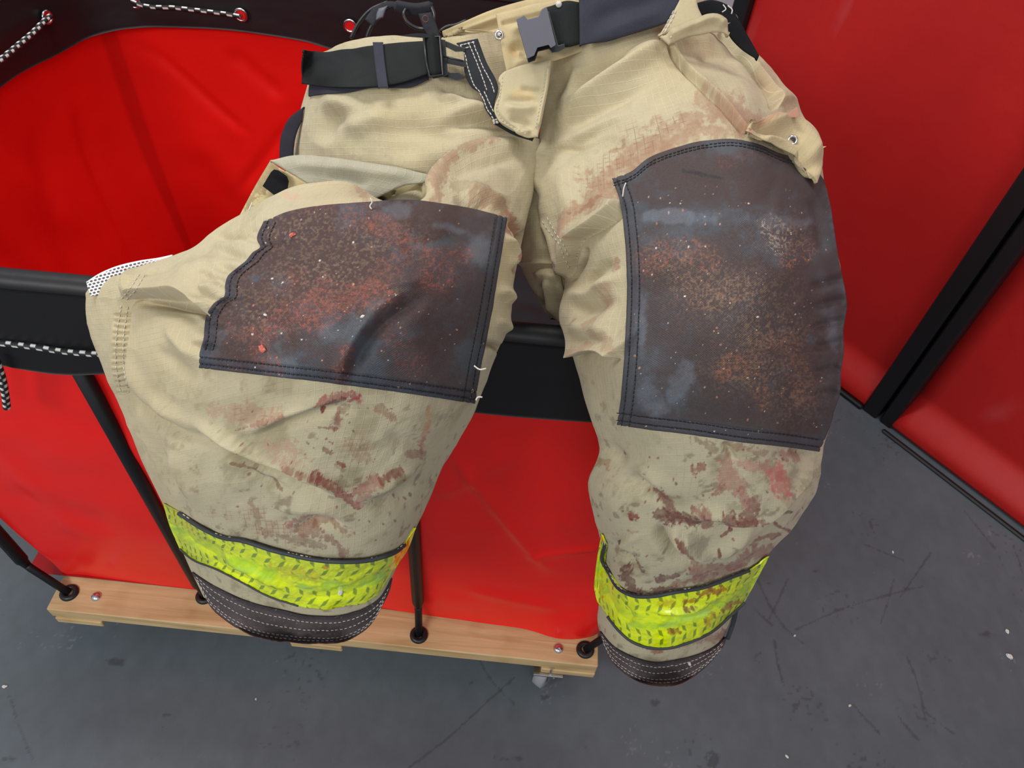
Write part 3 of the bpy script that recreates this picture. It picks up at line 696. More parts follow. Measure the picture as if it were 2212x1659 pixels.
def disp_R(D, X, Y):
    
    f = lambda pl, a, w, k='r', t=.3: fold(D, X, Y, pl, a, w, k, t)
    f([(1172, 272), (1240, 222), (1330, 160), (1430, 92), (1470, 70)], 14, 20, 'r', .35)
    f([(1175, 262), (1240, 200), (1320, 140), (1400, 100)], 9, 15, 'v', .4)
    f([(1166, 300), (1240, 262), (1330, 215), (1440, 160)], 6, 13, 'v', .4)
    f([(1165, 330), (1230, 300), (1330, 255), (1420, 225)], 5, 12, 'r', .4)
    f([(1168, 345), (1195, 330), (1260, 320), (1330, 270)], 4, 9, 'v', .4)
    f([(1230, 380), (1240, 320), (1290, 280), (1350, 250)], 4, 10, 'v', .4)
    f([(1180, 230), (1215, 175), (1235, 120)], 6, 12, 'v'); f([(1200, 240), (1235, 190), (1262, 130)], 6, 12, 'r')
    f([(1260, 330), (1235, 400), (1245, 470), (1235, 560)], 6, 18, 'r')
    f([(1275, 345), (1300, 320), (1360, 300)], 4, 14, 'v')
    f([(1232, 605), (1240, 560), (1256, 520), (1300, 490), (1342, 455), (1352, 432)][::-1], 15, 40, 's', .12)
    f([(1264, 530), (1260, 560), (1246, 590), (1238, 612)], 13, 6, 'v', .25)
    f([(1220, 640), (1270, 640), (1310, 622), (1350, 575)], 8, 17, 'r'); f([(1238, 672), (1290, 668), (1345, 640)], 6, 14, 'v')
    f([(1330, 560), (1290, 600), (1268, 640)], 5, 12, 'v')
    f([(1344, 778), (1318, 760), (1285, 757), (1240, 772)], 16, 42, 's', .12)
    f([(1225, 700), (1280, 705), (1340, 712)], 5, 16, 'r'); f([(1240, 735), (1340, 742)], 4, 12, 'v')
    f([(1300, 560), (1320, 640), (1312, 740)], 4, 20, 'r')
    f([(1180, 470), (1200, 510), (1215, 545), (1232, 570)], 4, 7, 'r', .2)
    f([(1165, 300), (1175, 370), (1170, 430)], 8, 11, 'r')
    bump(D, X, Y, 1210, 400, 34, 70, 10, 10)
    # pocket bellows with frayed edges
    f([(1443, 82), (1455, 110), (1500, 165), (1545, 205), (1580, 245), (1610, 282), (1625, 295)][::-1], 6, 16, 's', .06); f([(1440, 84), (1452, 112), (1496, 168), (1541, 208), (1576, 248), (1606, 285)], 5, 4, 'v', .05)
    f([(1556, 66), (1590, 100), (1620, 135), (1650, 175), (1668, 210), (1674, 240)][::-1], 8, 16, 's', .06); f([(1552, 70), (1586, 104), (1616, 139), (1645, 179), (1662, 212), (1668, 240)], 8, 5, 'v', .05)
    f([(1450, 105), (1500, 92), (1555, 85)], 5, 14, 'r'); f([(1500, 130), (1560, 118), (1600, 135)], 4, 12, 'v')
    bump(D, X, Y, 1600, 200, 50, 30, 6, 40); bump(D, X, Y, 1690, 225, 26, 20, 8, 30)
    f([(1370, 215), (1480, 200), (1560, 240)], 3, 20, 'v')
    # shin
    f([(1765, 985), (1735, 1040), (1690, 1085), (1650, 1120), (1600, 1128), (1545, 1135)], 9, 26, 's', .2)
    f([(1340, 1020), (1385, 1045), (1420, 1080), (1445, 1115)], 7, 15, 'v', .4); f([(1360, 1005), (1410, 1030), (1445, 1075)], 6, 18, 'r', .4)
    f([(1430, 1120), (1425, 1160), (1455, 1195), (1500, 1215), (1535, 1225)], 13, 13, 'v', .3)
    f([(1452, 1125), (1462, 1160), (1500, 1190), (1545, 1205)], 9, 13, 'r', .3)
    f([(1470, 1120), (1530, 1105), (1570, 1112), (1590, 1130)], 7, 12, 'r', .4)
    f([(1525, 1228), (1570, 1190), (1610, 1160), (1640, 1140)], 6, 13, 'r', .4); f([(1400, 1150), (1360, 1165), (1330, 1200)], 5, 12, 'r', .4)
    f([(1300, 1165), (1345, 1195), (1375, 1235), (1390, 1265)], 8, 16, 'v', .4); f([(1330, 1160), (1370, 1190), (1400, 1240)], 5, 14, 'r', .4)
    f([(1450, 1250), (1520, 1238), (1600, 1205), (1650, 1185)], 5, 10, 'r', .3)
    f([(1560, 950), (1575, 975), (1590, 1000)], 5, 8, 'v'); f([(1700, 975), (1740, 980), (1765, 965)], 4, 8, 'v')
    bump(D, X, Y, 1480, 1045, 60, 50, 6); bump(D, X, Y, 1640, 1060, 60, 50, 5); bump(D, X, Y, 1330, 1090, 50, 60, 8)
    bump(D, X, Y, 1490, 1165, 25, 22, 6); f([(1300, 960), (1330, 975), (1350, 1010)], 5, 12, 'v', .4)
    f([(1750, 420), (1775, 480), (1785, 560)], 5, 14, 'v')
    for y in (610, 655, 700, 745, 800, 850): f([(1750, y+12), (1790, y), (1835, y-10)], 4, 9, 'v', .3)
    f([(1470, 372), (1520, 380), (1580, 392)], 3, 7, 'v')
    D *= .08+.92*(1-smooth(1205, 1262, Y+np.clip(1370-X, 0, 100)*.7+np.clip(X-1480, 0, 200)*.33))
def cloth_base(C, X, Y, st, seed):
    n = fbm(st[..., 0]*9, st[..., 1]*9, seed, 4); C *= (.93+.14*n)[..., None]
    lowm = smooth(700, 1000, Y)
    paint(C, lowm, s(186, 177, 147), .75)
    n = fbm(st[..., 0]*22, st[..., 1]*22, seed+2, 5, .6); paint(C, smooth(.55, .8, n)*(.25+.45*lowm), s(140, 130, 98), 1)
    n = fbm(st[..., 0]*60, st[..., 1]*60, seed+4, 4, .6); paint(C, smooth(.62, .8, n)*(.15+.5*lowm), s(112, 92, 70), .9)
    paint(C, smooth(.5, .75, fbm(st[..., 0]*7, st[..., 1]*5, seed+8, 3))*(1-lowm), s(188, 170, 130), .5)
def paint_R(C, X, Y, st):
    cloth_base(C, X, Y, st, 20)
    # pinkish brown smears on the thigh
    for pl, w, k in (([(1300, 385), (1380, 320), (1480, 265), (1570, 245), (1620, 262)], 36, .68), ([(1360, 350), (1400, 330), (1500, 290), (1600, 280)], 28, .66), ([(1520, 210), (1580, 235), (1630, 265)], 28, .6),
            ([(1240, 500), (1275, 450), (1320, 415)], 26, .72), ([(1232, 525), (1250, 480)], 12, .55), ([(1640, 150), (1665, 195), (1690, 230)], 20, .4), ([(1290, 700), (1320, 660), (1330, 620)], 12, .5),
            ([(1300, 720), (1330, 735), (1340, 750)], 12, .5), ([(1245, 755), (1300, 745)], 8, .5), ([(1590, 250), (1612, 280), (1635, 300)], 14, .5), ([(1430, 90), (1470, 130)], 8, .2), ([(1340, 350), (1310, 400)], 18, .5)):
        stain(C, X, Y, pl, w, BRN, k, .8, int(w), 13, .7)
    for pl, w, k in (([(1260, 470), (1300, 430)], 10, .6), ([(1330, 560), (1332, 580)], 7, .6), ([(1250, 700), (1256, 690)], 5, .4)): stain(C, X, Y, pl, w, s(140, 86, 66), k, .8, int(w)+3, 8, .5)
    # grime in the ripstop lines near the patch
    gl = np.maximum(smooth(.42, .5, np.abs((st[..., 0]/.0078) % 1-.5)), smooth(.42, .5, np.abs((st[..., 1]/.0078) % 1-.5)))
    d, _, _ = dist(X, Y, [(1290, 380), (1380, 300), (1450, 270)], 60); paint(C, gl*smooth(55, 20, d)*smooth(.4, .6, fbm(X/20, Y/20, 77)), s(130, 84, 66), .7)
    # blood-red and brown marks below the patch
    q = [([(1420, 1065), (1440, 1085), (1448, 1110), (1470, 1118), (1520, 1125), (1580, 1108)], 12, RUST, .75), ([(1425, 1115), (1460, 1120), (1500, 1118)], 11, DRY, .7),
         ([(1508, 1122), (1530, 1110), (1560, 1118), (1575, 1135)], 8, DRY, .75), ([(1590, 1118), (1612, 1105), (1622, 1080)], 14, RUST, .75), ([(1600, 1120), (1640, 1118)], 10, RUST, .7),
         ([(1562, 1000), (1570, 1030), (1590, 1045)], 17, s(165, 100, 90), .6), ([(1600, 1050), (1610, 1090)], 10, s(160, 96, 88), .6), ([(1545, 1065), (1560, 1055)], 9, s(140, 70, 66), .7),
         ([(1660, 1005), (1675, 1030), (1680, 1045)], 17, PINK, .75), ([(1600, 1000), (1650, 1008)], 9, s(180, 120, 108), .6), ([(1690, 980), (1720, 985)], 10, s(150, 86, 76), .6),
         ([(1500, 1012), (1515, 1008)], 8, s(140, 74, 64), .8), ([(1367, 1108), (1376, 1112)], 7, s(130, 44, 36), .9), ([(1413, 1052), (1422, 1060), (1432, 1075)], 6, s(130, 50, 46), .85),
         ([(1500, 1098), (1530, 1100)], 9, s(130, 70, 64), .7), ([(1462, 1150), (1490, 1180), (1515, 1205)], 4, s(110, 56, 46), .85), ([(1560, 1160), (1580, 1145)], 4, s(120, 52, 44), .8),
         ([(1350, 1240), (1362, 1262), (1372, 1280)], 14, DRY, .8), ([(1372, 1218), (1385, 1235)], 7, s(108, 48, 40), .8), ([(1385, 1278), (1430, 1278), (1460, 1268)], 7, DRY, .75), ([(1425, 1250), (1460, 1242)], 7, DRY, .75),
         ([(1500, 1235), (1560, 1225), (1620, 1202), (1660, 1190)], 13, s(140, 84, 70), .7), ([(1460, 1262), (1520, 1250), (1600, 1220)], 9, s(130, 74, 62), .6), ([(1655, 1118), (1675, 1112), (1705, 1105)], 4, DRK, .8),
         ([(1675, 1132), (1690, 1140), (1705, 1146)], 4, s(110, 66, 48), .8), ([(1635, 1170), (1655, 1160), (1680, 1152)], 5, s(126, 66, 50), .75), ([(1552, 1185), (1551, 1195)], 3, s(110, 50, 40), .9),
         ([(1340, 1166), (1348, 1165)], 3, s(90, 40, 32), .9), ([(1285, 992), (1310, 1002)], 10, s(160, 120, 84), .6), ([(1500, 948), (1540, 965)], 9, s(128, 104, 80), .6), ([(1570, 960), (1590, 965), (1650, 975)], 9, s(140, 100, 80), .6),
         ([(1420, 1395), (1500, 1385), (1560, 1370)], 10, s(140, 92, 76), .5), ([(1395, 1388), (1420, 1402)], 9, s(140, 84, 68), .7), ([(1552, 1378), (1562, 1365)], 7, s(130, 74, 60), .7)]
    for i, (pl, w, c, k) in enumerate(q): stain(C, X, Y, pl, w*1.15, c, k, 1.0, 50+i, 7, .4)
    for i in range(120):
        x, y = 1290+_rng.rand()*450, 960+_rng.rand()*290; blot(C, X, Y, x, y, 1.5+_rng.rand()*3.5, 1.5+_rng.rand()*2.5, (RUST, DRK, s(130, 50, 40))[i % 3], .7, _rng.rand()*180, .8, i, 5) if i < 60 else None
    n = fbm(X/26, Y/22, 91, 5, .6); paint(C, smooth(.56, .72, n)*smooth(960, 1000, Y)*smooth(1120, 1090, Y)*smooth(1540, 1580, X), s(150, 140, 110), .6)
    blot(C, X, Y, 1505, 1165, 40, 24, s(128, 122, 100), .6, 30, .8, 4); blot(C, X, Y, 1480, 400, 80, 60, s(200, 190, 160), .2)
pR, oR = tubecloth('trouser_leg', RR, 560, 900, [.03, .03, .035, .04, .05, .05, .05, .05, .05, .05, .05, .045, .045, .045, .045, .04, .04, .04], [.10, .10, .10, .11, .12, .12, .10, .085, .085, .08, .075, .07, .07, .07, .07, .065, .06, .06],
                   paint_R, disp_R, M_cloth, pants, inner=True, label='tan ripstop leg, right one in the photo, with hip')

# ---- left hip panel
LH = [
 [(692, 112, .92), (760, 88, .89), (850, 78, .875), (940, 84, .87), (1010, 76, .87), (1075, 68, .885)],
 [(664, 185, .92), (760, 180, .87), (860, 178, .855), (960, 165, .855), (1030, 160, .86), (1110, 150, .88)],
 [(642, 265, .93), (760, 265, .865), (880, 262, .845), (980, 250, .845), (1060, 240, .855), (1150, 225, .88)],
 [(632, 335, .94), (755, 345, .87), (880, 350, .845), (1000, 335, .845), (1080, 318, .855), (1166, 292, .88)],
 [(610, 400, .95), (740, 420, .89), (870, 430, .87), (1000, 420, .87), (1165, 380, .90)],
 [(590, 460, .97), (730, 490, .92), (870, 500, .91), (1000, 490, .91), (1150, 450, .93)],
]
def disp_LH(D, X, Y):
    f = lambda pl, a, w, k='r', t=.35: fold(D, X, Y, pl, a, w, k, t)
    f([(1165, 292), (1090, 268), (1010, 262), (930, 275)], 8, 13, 'v'); f([(1120, 262), (1040, 242), (960, 235)], 7, 15, 'r')
    f([(1040, 225), (980, 196), (930, 186)], 6, 11, 'v'); f([(1060, 250), (1000, 215), (930, 200)], 6, 12, 'r')
    f([(790, 300), (880, 280), (960, 290), (1040, 300)], 6, 22, 'v'); f([(700, 320), (720, 260), (760, 240)], 9, 18, 'v'); f([(690, 240), (740, 225), (800, 230)], 6, 20, 'r')
    f([(740, 290), (780, 270), (850, 245)], 7, 20, 'r'); bump(D, X, Y, 860, 320, 60, 24, -6, -8); bump(D, X, Y, 780, 220, 26, 14, -5); bump(D, X, Y, 700, 300, 30, 40, 5)
def paint_LH(C, X, Y, st): cloth_base(C, X, Y, st, 61); blot(C, X, Y, 780, 310, 60, 24, s(190, 180, 146), .5)
pLH, oLH = tubecloth('hip_panel', LH, 380, 300, .05, .08, paint_LH, disp_LH, M_cloth, pants, label='tan ripstop hip, left one in the photo')

# ---- left leg
LL = [
 [(205, 613, .85), (240, 601, .83), (300, 588, .805), (345, 568, .79), (378, 553, .785), (430, 530, .775), (456, 506, .77), (530, 458, .76), (640, 404, .755), (760, 398, .76), (812, 428, .765), (925, 432, .77), (936, 390, .79), (965, 345, .81), (1015, 310, .83), (1090, 292, .845), (1164, 300, .86)],
 [(192, 628, .845), (300, 604, .785), (400, 578, .755), (475, 548, .745), (560, 492, .725), (670, 445, .705), (790, 432, .70), (900, 440, .715), (980, 410, .765), (1060, 370, .80), (1160, 352, .85)],
 [(189, 645, .845), (300, 632, .77), (420, 616, .725), (560, 560, .685), (720, 505, .66), (880, 495, .66), (1000, 485, .72), (1060, 460, .76), (1148, 430, .83)],
 [(192, 690, .85), (310, 692, .76), (430, 680, .695), (580, 635, .645), (750, 590, .625), (920, 580, .635), (1040, 560, .70), (1128, 520, .80)],
 [(204, 740, .85), (310, 748, .755), (430, 742, .685), (600, 715, .63), (760, 690, .615), (930, 670, .625), (1040, 645, .69), (1110, 610, .78)],
 [(222, 790, .85), (320, 805, .76), (440, 812, .69), (600, 808, .64), (760, 790, .625), (920, 765, .64), (1030, 735, .69), (1102, 690, .77)],
 [(252, 860, .86), (350, 885, .77), (470, 900, .71), (620, 905, .67), (780, 900, .66), (920, 880, .67), (1000, 850, .71), (1058, 795, .775)],
 [(280, 930, .87), (370, 962, .79), (480, 985, .735), (620, 998, .705), (770, 996, .70), (890, 975, .71), (1008, 915, .79)],
 [(308, 1000, .885), (400, 1045, .815), (500, 1072, .77), (620, 1090, .75), (740, 1092, .745), (860, 1065, .76), (958, 1005, .82)],
 [(345, 1075, .92), (440, 1130, .86), (540, 1160, .825), (640, 1178, .81), (740, 1186, .80), (850, 1160, .815), (925, 1085, .865)],
 [(376, 1140, .96), (440, 1180, .915), (530, 1215, .885), (640, 1242, .87), (750, 1248, .865), (850, 1210, .875), (886, 1165, .91)],
 [(398, 1200, .99), (460, 1240, .955), (550, 1278, .93), (660, 1304, .915), (760, 1300, .915), (835, 1262, .925), (862, 1215, .95)],
 [(414, 1236, 1.01), (470, 1272, .975), (550, 1305, .955), (660, 1330, .94), (758, 1326, .94), (830, 1290, .95), (850, 1232, .97)],
 [(440, 1290, 1.04), (500, 1330, 1.01), (580, 1358, .99), (670, 1370, .98), (750, 1362, .98), (806, 1330, .985), (832, 1285, 1.0)],
]
def disp_LL(D, X, Y):
    
    f = lambda pl, a, w, k='r', t=.3: fold(D, X, Y, pl, a, w, k, t)
    f([(452, 690), (436, 662), (412, 648), (360, 643), (305, 641), (270, 648)], 17, 46, 's', .14)
    f([(285, 654), (340, 656), (400, 660), (432, 672), (446, 700)], 13, 8, 'v', .2); f([(300, 652), (350, 665), (400, 680), (430, 720)], 7, 14, 'v', .35)
    f([(300, 590), (282, 622), (264, 646), (254, 700), (250, 760), (262, 830)], 3.5, 8, 'r', .1); f([(318, 596), (298, 628), (280, 650), (270, 710), (266, 770), (276, 840)], 3, 5, 'v', .1)
    for i in range(14): f([(254-i*.3, 680+i*13), (266, 682+i*13), (276, 678+i*13)], 2.2, 3.2, 'v', .2)
    f([(268, 760), (300, 830), (360, 890), (420, 925)], 6, 16, 'r'); f([(262, 800), (290, 860), (340, 905), (400, 940), (470, 965)], 6, 13, 'v')
    f([(400, 900), (450, 930), (500, 958), (560, 985), (640, 1010), (690, 1040), (745, 1075)], 10, 13, 'r', .3)
    f([(390, 915), (440, 945), (500, 975), (560, 1000), (630, 1028), (690, 1058), (740, 1092)], 9, 13, 'v', .3)
    f([(500, 940), (560, 922), (610, 895), (660, 875), (740, 862)], 7, 14, 'r', .4); f([(505, 952), (570, 935), (640, 905), (720, 885), (800, 880)], 6, 13, 'v', .4)
    f([(465, 950), (500, 985), (550, 1022), (600, 1050), (640, 1062)], 5, 9, 'v'); f([(480, 990), (540, 1012), (590, 1040)], 4, 10, 'r')
    f([(760, 1072), (820, 1050), (880, 1015), (925, 985)], 6, 13, 'r', .4); f([(770, 1095), (850, 1078), (920, 1040)], 5, 16, 'v', .4)
    f([(580, 1105), (640, 1090), (720, 1100), (780, 1140)], 6, 16, 'r', .4); f([(630, 1165), (660, 1135), (720, 1130), (760, 1160)], 6, 12, 'v', .4)
    f([(370, 900), (390, 1000), (430, 1100), (460, 1140)], 6, 24, 'r', .4); f([(340, 930), (370, 1030), (400, 1100)], 5, 18, 'v', .4)
    f([(820, 930), (880, 960), (940, 950)], 5, 18, 'v', .4)
    f([(455, 512), (500, 520), (545, 500), (572, 480)], 8, 13, 'v', .3); f([(455, 535), (520, 530), (575, 495)], 7, 17, 'r', .3)
    bump(D, X, Y, 572, 484, 10, 8, -8); f([(300, 612), (360, 590), (400, 580)], 4, 10, 'v'); f([(380, 620), (440, 600), (500, 560)], 6, 22, 'r', .4)
    f([(450, 640), (475, 630), (490, 612)], 5, 8, 'r'); f([(420, 690), (440, 730), (425, 780)], 5, 12, 'v'); f([(350, 690), (385, 740), (430, 790)], 5, 14, 'r', .4)
    f([(330, 740), (380, 790), (430, 830)], 4, 14, 'v', .4)
    f([(800, 640), (850, 620), (920, 606)], 6, 13, 'r', .4); f([(725, 840), (745, 770), (790, 700), (850, 648), (920, 622)], 9, 15, 'r', .3); f([(745, 850), (775, 775), (815, 715), (870, 668), (940, 640)], 7, 15, 'v', .3)
    f([(650, 470), (580, 530), (520, 600), (470, 680)], 5, 26, 'r', .4); f([(750, 480), (680, 560), (600, 650)], 4, 26, 'v', .4); f([(560, 560), (600, 540), (640, 510)], 4, 12, 'v', .4)
    f([(940, 500), (990, 520), (1050, 560)], 4, 20, 'v', .4)
    # crotch side bulge
    f([(930, 430), (945, 375), (985, 335), (1050, 312), (1130, 315)], 6, 14, 'r', .15); f([(965, 400), (1000, 370), (1060, 350), (1130, 345)], 5, 13, 'v', .3)
    f([(990, 400), (1050, 420), (1100, 445)], 6, 16, 'r', .3); f([(975, 430), (1010, 440), (1060, 455)], 6, 12, 'v', .3)
    f([(1098, 470), (1122, 500), (1128, 540), (1105, 595)], 9, 9, 'v', .2); f([(1080, 500), (1105, 540), (1100, 590)], 7, 8, 'r', .3)
    f([(1060, 620), (1095, 640), (1108, 660)], 6, 14, 'r', .3); f([(1040, 742), (1062, 746), (1085, 756)], 7, 7, 'v', .2); f([(1060, 690), (1090, 700), (1100, 720)], 5, 12, 'r')
    # ruffles along the outer patch edge
    for x, y in ((548, 520), (525, 560), (508, 590), (486, 615), (470, 650), (455, 700), (440, 750)): f([(x-42, y-6), (x, y+4), (x+34, y+16)], 4, 9, 'v', .4)
    D *= .08+.92*(1-smooth(1130, 1185, Y+np.clip(640-X, 0, 300)*.38+np.clip(X-760, 0, 200)*.3))
def paint_LL(C, X, Y, st):
    cloth_base(C, X, Y, st, 33)
    m = smooth(560, 300, X)*smooth(560, 620, Y); paint(C, m, s(184, 169, 132), .6)
    q = [([(940, 430), (955, 370), (1000, 328), (1060, 305)], 10, BRN, .7), ([(1095, 460), (1125, 500), (1130, 540), (1112, 580)], 9, s(160, 104, 84), .8), ([(1020, 425), (1050, 430), (1085, 450)], 14, BRN, .7),
         ([(1085, 480), (1110, 530), (1105, 560)], 4, s(150, 92, 74), .8), ([(980, 400), (1010, 405), (1040, 415)], 10, s(140, 120, 88), .5), ([(770, 405), (790, 425)], 9, BRN, .5), ([(620, 420), (640, 424)], 7, s(196, 150, 126), .5),
         ([(690, 866), (720, 856), (770, 860), (775, 868)], 9, s(150, 80, 74), .75), ([(755, 868), (775, 858)], 6, s(160, 60, 66), .8), ([(690, 880), (697, 884)], 4, RUST, .8), ([(700, 876), (740, 862)], 5, DRY, .7),
         ([(730, 890), (728, 915), (722, 925)], 8, s(136, 84, 74), .7), ([(735, 895), (745, 890)], 11, s(120, 98, 74), .6), ([(692, 894), (695, 891)], 4, s(110, 36, 34), .9), ([(690, 923), (720, 925)], 4, RUST, .6),
         ([(820, 880), (835, 900), (840, 905)], 11, s(140, 104, 80), .65), ([(925, 878), (926, 900), (918, 930), (915, 970)], 5, s(176, 128, 98), .75), ([(915, 950), (910, 980)], 5, s(150, 90, 74), .6), ([(880, 985), (915, 982)], 6, s(136, 88, 74), .6),
         ([(510, 930), (560, 912), (600, 895), (620, 888)], 6, s(128, 76, 62), .7), ([(470, 890), (520, 895), (600, 890)], 18, s(176, 136, 110), .5), ([(590, 970), (630, 975), (640, 990)], 17, s(178, 140, 118), .6),
         ([(625, 1000), (660, 1012), (690, 1028)], 6, s(140, 88, 74), .7), ([(680, 1022), (715, 1045), (750, 1075), (775, 1095)], 8, s(132, 66, 58), .8), ([(768, 1060), (790, 1050), (815, 1038)], 9, s(150, 92, 82), .7), ([(775, 1085), (790, 1065)], 10, s(160, 110, 98), .6),
         ([(820, 1035), (840, 1022), (862, 1010)], 5, s(120, 66, 54), .8), ([(500, 1000), (560, 1022), (605, 1060)], 3, s(110, 76, 56), .7), ([(730, 1002), (738, 1005)], 5, s(124, 54, 46), .8), ([(700, 968), (716, 980)], 4, s(120, 70, 50), .7),
         ([(760, 960), (765, 985), (790, 990)], 10, s(146, 116, 86), .5), ([(620, 1135), (640, 1125), (670, 1112), (690, 1110)], 10, s(156, 96, 86), .75), ([(640, 1140), (690, 1155), (720, 1170), (745, 1195)], 10, s(130, 84, 72), .7),
         ([(680, 1135), (710, 1132), (745, 1150)], 6, s(126, 80, 64), .6), ([(670, 1108), (685, 1104)], 5, s(156, 70, 64), .7), ([(570, 1150), (640, 1165), (700, 1178)], 8, s(120, 92, 70), .6), ([(540, 1090), (555, 1115), (560, 1150)], 7, s(130, 90, 66), .5)]
    for i, (pl, w, c, k) in enumerate(q): stain(C, X, Y, pl, w*1.15, c, k, 1.0, 80+i, 7, .45)
    gl = np.maximum(smooth(.40, .5, np.abs((st[..., 0]/.0078) % 1-.5)), smooth(.40, .5, np.abs((st[..., 1]/.0078) % 1-.5)))
    for x, y, r, k in ((560, 1130, 70, .8), (620, 1150, 60, .6), (530, 890, 60, .6), (770, 965, 60, .5), (600, 900, 50, .5), (480, 1110, 50, .4)):
        m = smooth(r, r*.3, np.hypot(X-x, (Y-y)*1.4))*smooth(.42, .6, fbm(X/16, Y/16, int(x))); paint(C, gl*m, s(112, 70, 52), k); paint(C, m, s(170, 132, 106), k*.35)
    for i in range(70):
        x, y = 480+_rng.rand()*420, 850+_rng.rand()*340; blot(C, X, Y, x, y, 1.5+_rng.rand()*3.5, 1.2+_rng.rand()*2.2, (RUST, DRK, s(120, 60, 44))[i % 3], .65, _rng.rand()*180, .8, i, 5)
pL, oL = tubecloth('trouser_leg', LL, 640, 900, [.05, .05, .05, .05, .05, .05, .05, .05, .045, .04, .04, .04, .04, .04], [.05, .10, .12, .11, .10, .09, .08, .08, .07, .07, .07, .07, .065, .06],
                   paint_LL, disp_LL, M_cloth, pants, inner=True, label='tan ripstop leg, left one in the photo')

# ---- seat hanging between the legs
SE = [
 [(1120, 400, .90), (1170, 395, .89), (1235, 420, .90)],
 [(1118, 480, .90), (1175, 470, .88), (1245, 500, .885)],
 [(1122, 560, .91), (1180, 560, .885), (1260, 580, .88)],
 [(1138, 610, .915), (1185, 615, .885), (1265, 640, .88)],
 [(1162, 650, .92), (1200, 655, .895), (1262, 680, .89)],
 [(1188, 690, .925), (1205, 699, .905), (1258, 706, .905)],
]
def disp_SE(D, X, Y):
    fold(D, X, Y, [(1100, 566), (1160, 568), (1215, 572), (1260, 575)], 4, 5, 'r', .05); fold(D, X, Y, [(1176, 700), (1172, 650), (1165, 610)], 8, 9, 'v', .2)
    fold(D, X, Y, [(1195, 690), (1180, 640), (1185, 590)], 7, 10, 'r', .3); fold(D, X, Y, [(1160, 430), (1168, 480), (1185, 540)], 8, 14, 'v', .3); fold(D, X, Y, [(1160, 440), (1190, 455), (1200, 475)], 5, 6, 'v', .3)
    fold(D, X, Y, [(1150, 600), (1180, 592), (1210, 605)], 5, 10, 'r', .3); fold(D, X, Y, [(1215, 575), (1222, 620), (1232, 660)], 3, 4, 'v', .1)
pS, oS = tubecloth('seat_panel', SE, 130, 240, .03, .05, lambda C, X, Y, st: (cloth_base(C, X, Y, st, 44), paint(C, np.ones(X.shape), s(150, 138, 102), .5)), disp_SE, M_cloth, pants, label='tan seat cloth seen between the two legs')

ZL = ZB([pL]); ZR_ = ZB([pR]); ZH = ZB([pLH]); ZA = ZB([pL, pR, pLH])

# ---- knee patches
SLATE = s(78, 82, 88); PBR = s(78, 60, 57); SAL = s(168, 94, 78); DUST = s(136, 112, 92); NVY = s(60, 64, 74)
def speck(C, X, Y, n, box_, seed):
    rg = np.random.RandomState(seed)
    for i in range(n):
        x = box_[0]+(box_[2]-box_[0])*rg.rand(); y = box_[1]+(box_[3]-box_[1])*rg.rand(); r = .8+rg.rand()**4*1.7
        m = (np.abs(X-x) < 6) & (np.abs(Y-y) < 6); C[m] = C[m]+(s(*((225, 215, 200), (190, 150, 125), (176, 122, 98))[i % 3])-C[m])*(np.hypot(X[m]-x, Y[m]-y) < r)[..., None]*.85
def scratch(C, X, Y, region, thr, col, k, sc_, seed, ang=.6):
    u = X*math.cos(ang)+Y*math.sin(ang); v = -X*math.sin(ang)+Y*math.cos(ang)
    n = ridged(u/sc_, v/(sc_*.45), seed, 4); paint(C, smooth(thr, thr+.12, n)*region, col, k)
